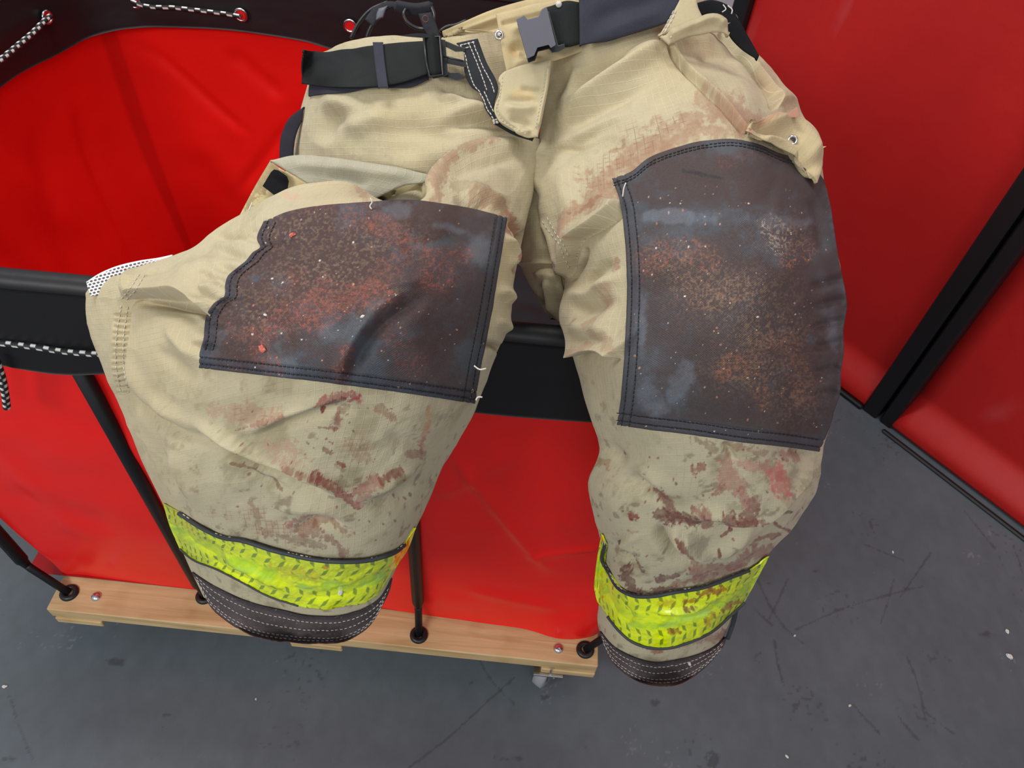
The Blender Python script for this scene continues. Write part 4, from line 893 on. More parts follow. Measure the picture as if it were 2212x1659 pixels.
def paint_PL(C, X, Y, st):
    C[:] = SLATE; C *= (.8+.4*fbm(X/60, Y/60, 3, 4))[..., None]
    for i, (x, y, rx, ry, a, k) in enumerate([(700, 560, 210, 110, -8, .95), (560, 650, 120, 90, -30, .95), (640, 480, 110, 60, -10, .9), (900, 470, 150, 50, 8, .9), (800, 600, 160, 80, 0, .8), (530, 740, 90, 70, -20, .9), (730, 780, 46, 70, 20, .7), (960, 560, 70, 40, 10, .5),
            (900, 680, 90, 70, 0, .55), (960, 760, 50, 60, 30, .4), (880, 760, 80, 40, 0, .5), (1060, 470, 30, 40, 0, .6), (640, 830, 60, 14, 8, .7), (760, 850, 50, 14, 8, .6), (1010, 620, 14, 90, 10, .4)]):
        blot(C, X, Y, x, y, rx, ry, PBR, k, a, .9, 11+i, 45, .5)
    n = fbm(X/70, Y/50, 63, 5, .55); paint(C, smooth(.38, .58, n)*.6, PBR, 1)
    for i, (x, y, rx, ry) in enumerate([(1030, 540, 40, 46), (850, 455, 50, 24), (620, 790, 60, 34), (700, 720, 40, 36), (960, 490, 50, 14), (900, 530, 60, 14)]):
        blot(C, X, Y, x, y, rx, ry, s(112, 118, 126), .45, 10, .8, 71+i, 40, .7)
    g = fbm(X/5, Y/5, 15, 4, .7); reg = np.zeros(X.shape)
    for x, y, rx, ry in ((700, 600, 160, 90), (640, 500, 120, 60), (800, 520, 120, 60), (560, 680, 90, 70)): reg = np.maximum(reg, np.exp(-((X-x)/rx)**2-((Y-y)/ry)**2))
    paint(C, smooth(.46, .7, g)*reg, DUST, .65)
    for i, (pl, w, k) in enumerate([([(600, 700), (660, 670), (720, 650), (790, 640), (820, 640)], 24, .85), ([(700, 690), (740, 660), (800, 620)], 16, .8), ([(500, 710), (520, 722), (540, 716)], 12, .6), ([(570, 720), (560, 760), (575, 780), (590, 795)], 16, .9), ([(820, 480), (870, 520), (960, 555), (1000, 548)], 17, .7),
            ([(760, 470), (840, 490)], 20, .5), ([(960, 600), (930, 600)], 22, .6), ([(860, 560), (820, 600)], 20, .4), ([(750, 760), (735, 800), (745, 840)], 12, .7), ([(700, 610), (660, 690), (680, 710)], 12, .8), ([(520, 800), (500, 790)], 8, .5), ([(640, 450), (720, 440), (800, 440)], 10, .4), ([(850, 720), (880, 770), (900, 790)], 22, .35), ([(770, 855), (778, 850)], 8, .7), ([(590, 640), (640, 600)], 22, .25)]):
        d, _, t = dist(X, Y, pl, w*2.6); r = np.exp(-(d/(w*1.15))**2); n = ridged(X/7, Y/6, 90+i, 4); paint(C, smooth(.46, .78, n)*smooth(.08, .5, r), SAL, k*.8); paint(C, r*.3, s(112, 74, 66), k)
    i = np.zeros(X.shape); nv, nu = X.shape
    ii, jj = np.mgrid[0:nv, 0:nu]
    for dd in (jj*1.7, (nu-1-jj)*1.7, (nv-1-ii)*1.6): paint(C, smooth(28, 18, dd), NVY, .5)
    speck(C, X, Y, 170, (470, 450, 1000, 840), 3)
def ch_edges(D, offs, sides, amp=.0016):
    nv, nu = D.shape; ii, jj = np.mgrid[0:nv, 0:nu]
    for sd in sides:
        dd = {'l': jj*1.7, 'r': (nu-1-jj)*1.7, 'b': (nv-1-ii)*1.6, 't': ii*1.6}[sd]
        for o in offs: D -= amp*np.exp(-((dd-o)/2.2)**2)
PLt = [(569, 478), (620, 458), (700, 443), (798, 436), (860, 431), (960, 440), (1040, 455), (1096, 470)]
PLb = [(430, 795), (560, 810), (700, 826), (850, 846), (960, 862), (1026, 872)]
PLl = [(569, 478), (556, 520), (562, 532), (545, 545), (532, 562), (512, 578), (490, 600), (486, 615), (484, 640), (462, 655), (446, 680), (442, 705), (440, 730), (432, 760), (430, 795)]
PLr = [(1096, 470), (1085, 540), (1072, 620), (1058, 700), (1040, 790), (1026, 872)]
G = coons(PLt, PLb, PLl, PLr, 380, 250)
def disp_PL(D, X, Y):
    ch_edges(D, (9, 24), 'lrb', .0011); D += (fbm(X/40, Y/40, 8, 3)-.5)*.001
pPL, o = slab('knee_patch', G, ZL.blur(3), .0022, M_patch, pants, paint_PL, disp_PL, label='slate knee patch smeared brown and salmon', lift=.003)
ZPL = ZB([pPL])
def inset(pl, dx, dy): return [(x+dx, y+dy) for x, y in pl]
dashes('patch_stitching', [inset(PLl, 10, 0)[:-1], inset(PLl, 26, 1)[:-1], inset(PLr, -10, 0), inset(PLr, -26, 0), inset(PLb, 2, -9), inset(PLb, 2, -24)], ZPL, M_dthread, o, .0005, 7, 2)

def paint_PR(C, X, Y, st):
    C[:] = s(80, 82, 87); C *= (.8+.4*fbm(X/60, Y/60, 5, 4))[..., None]
    for i, (x, y, rx, ry, a, k) in enumerate([(1560, 385, 250, 75, 2, .95), (1600, 600, 210, 100, 0, .85), (1650, 760, 190, 130, 0, .9), (1480, 600, 110, 70, 0, .85), (1680, 900, 130, 80, 0, .95), (1480, 720, 90, 60, 0, .6), (1420, 870, 40, 30, 0, .5), (1560, 880, 80, 60, 0, .7), (1450, 780, 40, 90, 20, .5), (1740, 650, 60, 90, 0, .7)]):
        blot(C, X, Y, x, y, rx, ry, s(77, 65, 63), k, a, .8, 31+i, 50, .5)
    n = fbm(X/70, Y/50, 68, 5, .55); paint(C, smooth(.32, .55, n)*.72, s(77, 66, 64), 1)
    for i, (x, y, rx, ry, a) in enumerate([(1450, 470, 110, 16, 3), (1690, 480, 90, 18, 4), (1410, 850, 50, 60, 10), (1480, 830, 40, 60, 30), (1385, 700, 18, 80, 0), (1800, 720, 20, 80, 0), (1430, 880, 60, 26, 0)]):
        blot(C, X, Y, x, y, rx, ry, s(116, 121, 130), .5, a, .8, 51+i, 40, .7)
    g = fbm(X/4.5, Y/4.5, 25, 4, .7); reg = np.zeros(X.shape)
    for x, y, rx, ry in ((1590, 640, 130, 60), (1660, 720, 100, 60), (1690, 500, 60, 40), (1620, 800, 90, 50), (1450, 560, 80, 40), (1720, 850, 60, 60), (1530, 590, 60, 30)): reg = np.maximum(reg, np.exp(-((X-x)/rx)**2-((Y-y)/ry)**2))
    paint(C, smooth(.45, .7, g)*reg, s(140, 114, 92), .62)
    for i, (pl, w, k, c) in enumerate([([(1660, 490), (1690, 510), (1680, 530)], 16, .6, (205, 190, 170)), ([(1400, 560), (1460, 540), (1530, 560)], 24, .55, (170, 105, 85)), ([(1480, 620), (1540, 640), (1600, 620)], 24, .4, (176, 138, 112)), ([(1560, 800), (1620, 780), (1650, 740)], 18, .5, (176, 118, 88)),
            ([(1560, 805), (1580, 780), (1640, 840), (1650, 870)], 14, .5, (176, 112, 84)), ([(1700, 740), (1720, 800), (1740, 850)], 20, .4, (170, 120, 92)), ([(1740, 540), (1700, 560)], 18, .5, (186, 130, 100)), ([(1370, 540), (1390, 600)], 14, .3, (150, 80, 66)), ([(1560, 350), (1660, 330), (1700, 345)], 12, .35, (140, 84, 72))]):
        d, _, t = dist(X, Y, pl, w*2.6); r = np.exp(-(d/(w*1.2))**2); n = ridged(X/7, Y/6, 190+i, 4); paint(C, smooth(.46, .8, n)*smooth(.08, .5, r), s(*c), k); paint(C, r*.25, s(112, 82, 72), k)
    stain(C, X, Y, [(1475, 370), (1510, 376), (1560, 385)], 3, s(56, 52, 54), .6, 1.2, 4, 8)
    nv, nu = X.shape; ii, jj = np.mgrid[0:nv, 0:nu]
    for dd in (jj*1.7, (nv-1-ii)*1.6): paint(C, smooth(40, 24, dd), s(78, 81, 88), .45)
    speck(C, X, Y, 230, (1370, 400, 1790, 940), 5)
PRt = [(1322, 386), (1360, 372), (1400, 342), (1460, 318), (1520, 304), (1590, 300), (1640, 312), (1680, 330), (1730, 345), (1760, 362), (1782, 392)]
PRb = [(1332, 918), (1400, 928), (1500, 940), (1600, 955), (1700, 966), (1770, 976)]
PRl = [(1322, 386), (1338, 430), (1348, 500), (1354, 600), (1352, 700), (1346, 800), (1338, 880), (1332, 918)]
PRr = [(1782, 392), (1795, 450), (1804, 510), (1812, 560), (1824, 620), (1829, 650), (1822, 720), (1823, 760), (1817, 800), (1814, 850), (1803, 885), (1790, 930), (1770, 976)]
G = coons(PRt, PRb, PRl, PRr, 300, 380)
def disp_PR(D, X, Y):
    ch_edges(D, (9, 26), 'lb', .0011); ch_edges(D, (5, 12), 't', .0008); D += (fbm(X/45, Y/45, 18, 3)-.5)*.001
    fold(D, X, Y, [(1350, 470), (1450, 455), (1600, 462), (1750, 475)], 3, 22, 'r')
pPR, o = slab('knee_patch', G, ZR_.blur(3), .0022, M_patch, pants, paint_PR, disp_PR, label='slate knee patch smeared brown with pale grit', lift=.003)
ZPR = ZB([pPR])
dashes('patch_stitching', [inset(PRl, 10, 2), inset(PRl, 27, 2), inset(PRb, 0, -10), inset(PRb, 0, -26), inset(PRt, 4, 9)[:-2], inset(PRt, 4, 15)[:-2]], ZPR, M_dthread, o, .0005, 7, 2)

# ------------------------------------------------------------------ bands and cuffs round the lower legs
def ringband(name, G, zb, lift, b, mat, paintf, dispf=None, label=None, bow=.55, inner=True):
    X, Y = G[..., 0], G[..., 1]; nv, nu = X.shape; Z = zb(X, Y)-lift
    q = np.linspace(0, 1, nu); sn = np.sqrt(np.clip(1-(2*q-1)**2, 0, 1))[None, :]
    p = P(X, Y, Z); n = normals(p); st = st_of(p); D = np.zeros(X.shape)
    if dispf: dispf(D, X, Y, st)
    D *= np.clip(sn*3, 0, 1); p = p+n*D[..., None]
    C = np.ones(p.shape)*TAN; paintf(C, X, Y, st)
    nb = nu//4; qb = (1-np.cos(np.linspace(0, np.pi, nb)))/2; snb = np.sqrt(np.clip(1-(2*qb-1)**2, 0, 1))[None, :]
    I = lambda A_: np.stack([np.interp(qb, q, A_[i]) for i in range(nv)])
    bx_, by_ = I(X), I(Y); bz = Z[:, :1]+(Z[:, -1:]-Z[:, :1])*qb[None, :]
    ch = by_[:, :1]+(by_[:, -1:]-by_[:, :1])*qb[None, :]
    pb = P(bx_, ch-(by_-ch)*bow, bz+b*snb**.8)[:, ::-1][:, 1:-1]
    rp = np.concatenate([p, pb], 1); m = rp.shape[1]; C2 = np.concatenate([C, np.ones(pb.shape)*C[:, -1:]], 1)
    ST = np.concatenate([st, np.stack([np.linspace(0, .3, nb-2)[None, :]+0*pb[..., 0], st[:, :1, 1]+0*pb[..., 0]], -1)], 1)
    Fc = gridfaces(nv, m, True)
    if inner:
        cen = rp.mean(1, keepdims=True); inn = (rp+(cen-rp)*.03)[::-1]; rp = np.concatenate([rp, inn, rp[:1]]); C2 = np.concatenate([C2, C2[::-1]*.8, C2[:1]]); ST = np.concatenate([ST, ST[::-1], ST[:1]])
        Fc = gridfaces(2*nv+1, m, True)
    o = mesh(name, rp, Fc[:, ::-1], mat, pants, C=C2, ST=ST, label=label)
    return p, o
LIME = s(232, 250, 4)
def paint_tape(seed, dirt):
    def fn(C, X, Y, st):
        nv, nu = X.shape; t = (np.arange(nv)/(nv-1))[:, None]+0*X; u = st[..., 0]; C[:] = LIME
        C *= (.92+.16*fbm(X/30, Y/30, seed))[..., None]
        h = .052; v = t*h                                       # metres across the band
        cell = .0165
        for ph, sg in ((0, 1), (.5, -1)):
            a = (u/cell+ph*1.0+np.floor(v/(cell*.5))*.5); b_ = v/(cell*.5)
            fa = (a % 1-.5)*cell; fb = (b_ % 1-.5)*cell*.5
            c_, s_ = math.cos(.75*sg), math.sin(.75*sg); ra = fa*c_+fb*s_; rb = -fa*s_+fb*c_
            d = np.abs(ra)/(.0056)+np.abs(rb)/(.0024)
            row = (np.floor(b_) % 2 == (0 if sg > 0 else 1))
            zone = np.maximum(smooth(.40, .34, t), smooth(.60, .66, t))
            paint(C, smooth(1.15, .8, d)*row*zone, s(120, 150, 36), .9)
        mid = smooth(.34, .42, t+.06*(fbm(X/18, Y/18, seed+2)-.5))*smooth(.70, .60, t+.06*(fbm(X/18, Y/18, seed+3)-.5))
        n = fbm(X/34, Y/16, seed+6, 4); paint(C, mid*smooth(.35, .6, n), s(150, 206, 44), .6); paint(C, mid*smooth(.6, .75, n), s(176, 214, 110), .5)
        for k in dirt: stain(C, X, Y, k[0], k[1], s(*k[2]), k[3], 1, seed, 6, .4)
    return fn
def disp_tape(fl):
    def fn(D, X, Y, st):
        D += (fbm(X/26, Y/20, 6, 3)-.5)*.0035
        for f in fl: fold(D, X, Y, *f)
        np.maximum(D, -.003, out=D)
    return fn
TLt = [(352, 1088), (386, 1108), (441, 1143), (482, 1161), (517, 1166), (593, 1189), (720, 1212), (821, 1204), (859, 1189), (874, 1176), (899, 1140)]
TLb = [(388, 1186), (416, 1209), (461, 1227), (517, 1255), (580, 1288), (644, 1309), (707, 1316), (758, 1308), (803, 1295), (826, 1272)]
G = coons(TLt, TLb, [(352, 1088), (366, 1135), (388, 1186)], [(899, 1140), (882, 1185), (850, 1232), (826, 1272)], 460, 110)
pTL, o = ringband('reflective_band', G, ZL.blur(10), .0115, .13, M_tape, paint_tape(3, [([(590, 1225), (640, 1240), (680, 1245)], 12, (190, 150, 40), .4), ([(700, 1225), (706, 1228)], 5, (200, 90, 20), .7)]),
    disp_tape([([(455, 1185), (510, 1215), (560, 1238), (600, 1262), (630, 1280)], 6, 9, 'r', .3), ([(450, 1200), (500, 1230), (560, 1262)], 5, 8, 'v', .3), ([(640, 1290), (720, 1285), (800, 1255), (850, 1225)], 4, 9, 'v', .3), ([(380, 1130), (440, 1180), (520, 1215)], 4, 9, 'v', .3)]), label='lime yellow reflective band with diamond pattern')
TRt = [(1299, 1153), (1307, 1173), (1301, 1212), (1312, 1231), (1336, 1270), (1368, 1286), (1412, 1287), (1455, 1279), (1520, 1268), (1575, 1248), (1618, 1231), (1662, 1202)]
TRb = [(1290, 1300), (1312, 1331), (1336, 1361), (1368, 1387), (1401, 1398), (1444, 1399), (1488, 1387), (1542, 1361), (1575, 1332), (1609, 1300)]
G = coons(TRt, TRb, [(1299, 1153), (1290, 1205), (1285, 1245), (1284, 1275), (1290, 1300)], [(1662, 1202), (1630, 1262), (1609, 1300)], 360, 120)
pTR, o = ringband('reflective_band', G, ZR_.blur(10), .0115, .13, M_tape, paint_tape(8, [([(1510, 1285), (1530, 1280), (1565, 1272)], 9, (170, 70, 10), .8), ([(1480, 1300), (1500, 1298)], 7, (160, 70, 10), .7), ([(1560, 1320), (1580, 1305), (1590, 1300)], 11, (170, 90, 10), .75), ([(1450, 1365), (1462, 1362)], 9, (150, 70, 10), .75),
    ([(1480, 1315), (1495, 1312)], 5, (120, 50, 10), .8), ([(1292, 1240), (1298, 1290)], 8, (200, 170, 0), .6), ([(1540, 1330), (1530, 1345)], 8, (190, 120, 10), .6), ([(1430, 1305), (1450, 1302)], 8, (200, 150, 20), .5)]),
    disp_tape([([(1400, 1320), (1470, 1322), (1540, 1312)], 4, 6, 'r', .3), ([(1310, 1240), (1330, 1300), (1370, 1350)], 5, 12, 'v', .3), ([(1430, 1335), (1500, 1330), (1580, 1290)], 3, 8, 'v', .3)]), label='lime yellow reflective band with diamond pattern, stained brown')
CUFF = s(92, 82, 82)
def paint_cuff(C, X, Y, st):
    C[:] = CUFF; C *= (.75+.5*fbm(X/26, Y/26, 4, 4))[..., None]; nv = X.shape[0]; t = (np.arange(nv)/(nv-1))[:, None]+0*X
    paint(C, smooth(.16, .05, t), s(52, 50, 56), .6); paint(C, smooth(.9, 1, t)*smooth(.4, .6, fbm(X/20, Y/20, 6)), s(110, 58, 50), .6)
    paint(C, smooth(.72, .85, fbm(X/4, Y/4, 9, 3)), s(150, 145, 140), .5)
CLt = [(414, 1236), (466, 1269), (542, 1303), (605, 1318), (669, 1331), (758, 1326), (821, 1294), (848, 1250)]
CLb = [(426, 1254), (456, 1313), (497, 1348), (568, 1381), (625, 1388), (669, 1391), (745, 1386), (796, 1355), (831, 1300)]
G = coons(CLt, CLb, [(414, 1236), (419, 1246), (426, 1254)], [(848, 1250), (842, 1276), (831, 1300)], 420, 70)
ZLb = ZL.blur(8)
pCL, oCL = ringband('leg_cuff', G, ZLb, .005, .115, M_cuff, paint_cuff, lambda D, X, Y, st: D.__iadd__((fbm(X/30, Y/30, 3)-.5)*.002), label='brown grey cuff with white stitching')
CRt = [(1295, 1364), (1325, 1396), (1368, 1420), (1412, 1431), (1455, 1427), (1509, 1414), (1542, 1399), (1570, 1378)]
CRb = [(1303, 1389), (1321, 1428), (1347, 1454), (1381, 1474), (1423, 1483), (1466, 1479), (1494, 1465), (1531, 1435), (1560, 1400)]
G = coons(CRt, CRb, [(1295, 1364), (1298, 1376), (1303, 1389)], [(1570, 1378), (1566, 1390), (1560, 1400)], 320, 70)
pCR, oCR = ringband('leg_cuff', G, ZR_.blur(8), .005, .115, M_cuff, paint_cuff, label='dark worn cuff with white stitching')
ZC = ZB([pCL, pCR, pTL, pTR])
def between(a, b, f, n=30):
    q = np.linspace(.02, .98, n); return (resample(a, q)*(1-f)+resample(b, q)*f).tolist()
dashes('cuff_stitching', [between(CLt, CLb, f) for f in (.22, .50, .78, .88)], ZC, M_thread, oCL, .0005, 7, 3)
dashes('cuff_stitching', [between(CRt, CRb, f) for f in (.2, .45, .72, .84)], ZC, M_thread, oCR, .0005, 6, 3)
def along(name, pl, zb, r, lift, mat, parent, step=4, n=8, label=None):
    p = line(pl, step)[:, :2]; z = zb(p[:, 0], p[:, 1])-lift; k = np.ones(5)/5
    if len(z) > 8: z = np.convolve(np.pad(z, 2, 'edge'), k, 'valid')
    V, f = tube(P(p[:, 0], p[:, 1], z), r, n); return mesh(name, V, f, mat, parent, label=label)
M_pipe = material('grey_piping', .6, s(54, 58, 62), spec=.5, noise=[(500, .2)])
sh = lambda pl, dx, dy: [(x+dx, y+dy) for x, y in pl]
ZCB = ZC.blur(1)
along('piping', sh(TLt, 0, 1)[1:-1], ZCB, .0026, .001, M_pipe, pants); along('piping', sh(TRt, 0, 1)[1:-1], ZCB, .0026, .001, M_pipe, pants)
along('piping', sh(TLb, 0, 0)[:6], ZCB, .0014, .0, M_pipe, pants); along('piping', sh(TRb, 0, 1)[1:], ZCB, .0022, .0, M_pipe, pants)
for tt in (TLt, TRt): dashes('piping_stitching', [sh(tt, 0, -3)[1:-1]], ZB([pL, pR, pTL, pTR]).blur(1), M_thread, pants, .0006, 9, 1.5, lift=.003, wob=.3)
along('seam_cord', [(1590, 1316), (1584, 1345), (1572, 1378)], ZR_.blur(3), .0035, .004, M_pipe, pants)
# side seam of the left leg and inner leg seam of the right leg
dashes('seam_stitching', [[(312, 594), (292, 626), (272, 648)], [(300, 592), (280, 624), (262, 646)], [(262, 660), (252, 720), (250, 790), (262, 850)], [(276, 662), (268, 720), (266, 780), (278, 850)]], ZL, M_thread, pants, .0005, 6, 4)
dashes('seam_stitching', [[(1172, 478), (1186, 500), (1203, 520), (1220, 560), (1232, 585)], [(1182, 470), (1198, 500), (1214, 525), (1230, 560)]], ZR_, M_thread, pants, .0005, 7, 4)

# ------------------------------------------------------------------ waist: belt, buckle, fly, straps
def plate(name, poly, z, th, mat, parent, bev=.0008, label=None, dz=(0, 0)):
    import bmesh
    bm = bmesh.new(); po = np.array(poly, float); c = po.mean(0)
    zz_ = z+(po[:, 0]-c[0])*dz[0]+(po[:, 1]-c[1])*dz[1]
    vs = [bm.verts.new(v) for v in (P(po[:, 0], po[:, 1], zz_)-world_of(parent))]
    f = bm.faces.new(vs); f.normal_update(); d = Vector((CP-P(c[0], c[1], z)))
    if f.normal.dot(d) < 0: f.normal_flip()
    r = bmesh.ops.extrude_face_region(bm, geom=[f]); nv_ = [e for e in r['geom'] if isinstance(e, bmesh.types.BMVert)]
    off = -d.normalized()*th
    for v in vs: v.co += off
    bmesh.ops.recalc_face_normals(bm, faces=bm.faces)
    if bev: bmesh.ops.bevel(bm, geom=list(bm.edges), offset=bev, segments=2, affect='EDGES', profile=.6)
    me = bpy.data.meshes.new(name); bm.to_mesh(me); bm.free(); me.materials.append(mat)
    o = bpy.data.objects.new(name, me)
    if label: o['label'] = label
    return link(o, parent)
def fill(col, a=.8, b=.4, seed=1, sc_=30):
    def fn(C, X, Y, st): C[:] = col; C *= (a+b*fbm(X/sc_, Y/sc_, seed, 4))[..., None]
    return fn
M_sheet = material('belt_webbing', .86, attr=True, spec=.25, weave=(.0016, .16), noise=[(700, .1)], bump_n=[(1200, .0003)])
WEB = s(34, 36, 36); NV = s(50, 50, 60)
ZHb = ZH.blur(25)
G = coons([(672, 168), (740, 150), (840, 140), (924, 132)], [(666, 208), (700, 203), (760, 198), (800, 190), (850, 190), (890, 188), (926, 172)], [(672, 168), (667, 190), (666, 208)], [(924, 132), (928, 150), (926, 172)], 120, 40)
slab('belt_backing', G, ZHb, .002, M_sheet, pants, fill(NV), lift=.004)
G = coons([(657, 108), (700, 113), (740, 106), (805, 98), (860, 92), (922, 88)], [(652, 181), (700, 187), (760, 189), (820, 187), (870, 178), (924, 160)], [(657, 108), (653, 140), (652, 181)], [(922, 88), (925, 125), (924, 160)], 180, 60)
pB, o = slab('belt', G, ZHb, .0025, M_sheet, pants, fill(WEB, .7, .6, 4, 60), lambda D, X, Y: (fold(D, X, Y, [(700, 105), (690, 150), (700, 190)], 3, 30, 'r', .3), fold(D, X, Y, [(780, 95), (770, 150), (775, 190)], 4, 24, 'v', .3)), lift=.0135, label='black webbing belt')
G = coons([(805, 91), (827, 91)], [(817, 190), (839, 190)], [(805, 91), (810, 140), (817, 190)], [(827, 91), (832, 140), (839, 190)], 20, 60)
slab('belt_loop', G, ZHb, .0018, M_sheet, pants, fill(NV*1.3), lift=.019)
G = coons([(918, 80), (950, 78)], [(926, 162), (955, 160)], [(918, 80), (921, 120), (926, 162)], [(950, 78), (954, 120), (955, 160)], 40, 60)
slab('belt_fold', G, .838, .003, M_sheet, pants, fill(s(28, 32, 31)), lambda D, X, Y: D.__iadd__(.005*np.exp(-((X-(937+(Y-120)*.08))/11)**2)))
bk = plate('side_release_buckle', [(951, 84), (962, 86), (968, 162), (957, 166), (935, 170), (932, 164), (953, 160)], .842, .006, M_bplas, pants, .0006, label='black plastic prong buckle')
V, f = tube([P(x, y, .836) for x, y in ((916, 82), (950, 79), (957, 162), (928, 166), (920, 130), (916, 82))], .0016, 8); mesh('buckle_frame', V, f, M_bplas, bk)
for pg in ([(956, 86), (972, 92), (988, 99), (1004, 103), (1004, 111), (984, 112), (966, 103), (956, 98)], [(958, 119), (1006, 131), (1008, 146), (958, 136)], [(956, 151), (972, 156), (990, 156), (1004, 165), (1001, 171), (984, 174), (968, 168), (957, 166)]):
    plate('prong', pg, .845, .005, M_bplas, bk, .0006)
V, f = tube([P(x, y, .8385) for x, y in ((958, 122), (1000, 132))], .001, 6); mesh('prong_rib', V, f, M_bplas, bk)
# fly
G = coons([(986, 93), (1032, 83)], [(1066, 262), (1084, 268)], [(986, 93), (1000, 112), (1004, 158), (1020, 190), (1037, 202), (1048, 235), (1066, 262)], [(1032, 83), (1050, 132), (1076, 190), (1068, 232), (1084, 268)], 70, 180)
pF, fl = slab('zip_facing', G, .848, .0022, M_sheet, pants, fill(s(44, 46, 50), .8, .4), label='black fly facing with white stitching')
ZF = ZB([pF])
dashes('facing_stitching', [[(994, 98), (1002, 112), (1012, 150), (1022, 180), (1040, 205), (1054, 238), (1066, 256)], [(1022, 90), (1040, 138), (1066, 192), (1068, 200)], [(1012, 92), (1030, 135), (1052, 195)], [(994, 98), (1028, 89)], [(997, 106), (1012, 102)], [(1046, 198), (1058, 225), (1068, 245)]], ZF, M_thread, fl, .0006, 6, 2)
dashes('bar_tack', [[(1064, 259), (1076, 258)], [(1065, 262), (1077, 262)], [(1066, 266), (1078, 265)]], ZF, M_thread, fl, .0008, 5, 1)
G = coons([(1062, 256), (1100, 268), (1158, 290)], [(1070, 270), (1110, 292), (1150, 305)], [(1062, 256), (1070, 270)], [(1158, 290), (1150, 305)], 60, 16)
slab('fly_tape', G, .852, .0015, M_sheet, pants, fill(s(36, 37, 40)))
G = coons([(955, 67), (1000, 47), (1060, 22), (1120, 4), (1200, -14)], [(958, 80), (1010, 76), (1060, 74), (1110, 110), (1200, 100)], [(955, 67), (956, 74), (958, 80)], [(1200, -14), (1200, 100)], 160, 80)
slab('waistband_back', G, .925, .003, M_plain, pants, fill(s(188, 169, 127), .85, .25, 3, 40), lambda D, X, Y: (fold(D, X, Y, [(960, 90), (1040, 60), (1120, 40)], 6, 14, 'v'), fold(D, X, Y, [(970, 75), (1040, 50), (1130, 20)], 3, 6, 'r')))
G = coons([(1071, 30), (1110, 20), (1150, 9), (1190, 2), (1256, -20)], [(1094, 156), (1120, 146), (1190, 134), (1262, 110)], [(1071, 30), (1076, 60), (1084, 110), (1094, 156)], [(1256, -20), (1260, 50), (1262, 110)], 190, 150)
pW, wt = slab('waist_tab', G, .853, .003, M_plain, pants, lambda C, X, Y, st: (fill(s(189, 171, 131), .86, .22, 5, 40)(C, X, Y, st), blot(C, X, Y, 1110, 110, 16, 26, s(196, 164, 112), .6)),
   lambda D, X, Y: (fold(D, X, Y, [(1080, 52), (1130, 40), (1180, 28)], 3, 5, 'v', .1), fold(D, X, Y, [(1100, 120), (1120, 100), (1150, 130)], 6, 12, 'v'), fold(D, X, Y, [(1095, 70), (1130, 60), (1180, 50)], 4, 10, 'r'), fold(D, X, Y, [(1105, 140), (1140, 132), (1180, 130)], 4, 8, 'r')), label='folded waistband end behind the grey buckle')
o = mesh('snap_stud', *ring(P(1078, 76, .852), CP-P(1079, 76, .849), .0042, .0012, 20, 8), M_metal, pants); V, f = lathe(P(1079, 76, .849), CP-P(1079, 76, .849), [(.003, 0), (.0025, .002), (.0003, .0024)], 16); mesh('stud_cap', V, f, M_metal, o)
G = coons([(1090, 154), (1125, 141), (1160, 134), (1192, 128)], [(1078, 263), (1112, 283), (1140, 298), (1162, 296)], [(1090, 154), (1081, 162), (1075, 205), (1067, 240), (1078, 263)], [(1192, 128), (1186, 170), (1178, 220), (1162, 296)], 150, 190)
def disp_fly(D, X, Y):
    f = lambda *a: fold(D, X, Y, *a)
    f([(1076, 175), (1078, 205), (1074, 240), (1088, 260), (1140, 290)], 2, 4, 'v', .05); f([(1085, 215), (1120, 218), (1170, 215)], 3, 9, 'v', .3); f([(1085, 230), (1120, 236), (1165, 232)], 4, 10, 'r', .3)
    f([(1095, 258), (1130, 262), (1150, 282)], 4, 8, 'v'); f([(1120, 190), (1160, 196), (1178, 192)], 3, 7, 'v'); f([(1184, 140), (1178, 190), (1168, 240), (1160, 280)], 3, 4, 'r', .1); f([(1110, 275), (1130, 285), (1150, 283)], 4, 6, 'r')
pFl, ff = slab('fly_flap', G, .842, .0032, M_plain, pants, lambda C, X, Y, st: (fill(s(187, 174, 139), .9, .18, 7, 40)(C, X, Y, st), blot(C, X, Y, 1125, 205, 40, 14, s(202, 176, 124), .6)), disp_fly, label='tan fly flap')
dashes('flap_stitching', [[(1086, 166), (1080, 205), (1074, 238), (1084, 258), (1120, 280), (1142, 291)], [(1182, 136), (1176, 180), (1166, 230), (1156, 280)]], ZB([pFl]), M_thread, ff, .00035, 5, 3)
# buckle socket, its webbing and the navy waist facing
ZRb = ZR_.blur(25)
G = coons([(1178, 16), (1215, 8), (1252, 6)], [(1202, 98), (1230, 98), (1256, 94)], [(1178, 16), (1192, 60), (1202, 98)], [(1252, 6), (1254, 50), (1256, 94)], 70, 70)
slab('belt', G, .838, .0025, M_sheet, pants, fill(s(30, 34, 33), .8, .4), lambda D, X, Y: D.__iadd__(.003*np.exp(-((X-1225)/22)**2)), label='short black webbing end')
sk = [(1115, 42), (1132, 33), (1139, 42), (1163, 36), (1170, 20), (1181, 14), (1201, 97), (1190, 104), (1185, 97), (1161, 103), (1154, 120), (1139, 127)]
plate('buckle_socket', sk, .818, .0045, M_gplas, pants, .0007, label='grey buckle socket')
plate('buckle_socket_base', [(x+2, y+9) for x, y in sk[:3]]+[(1165, 44), (1172, 30), (1186, 24), (1206, 98), (1220, 94), (1220, 104), (1206, 112), (1192, 114), (1186, 106), (1162, 112), (1156, 131), (1141, 136)], .829, .006, M_bplas, pants, .0007)
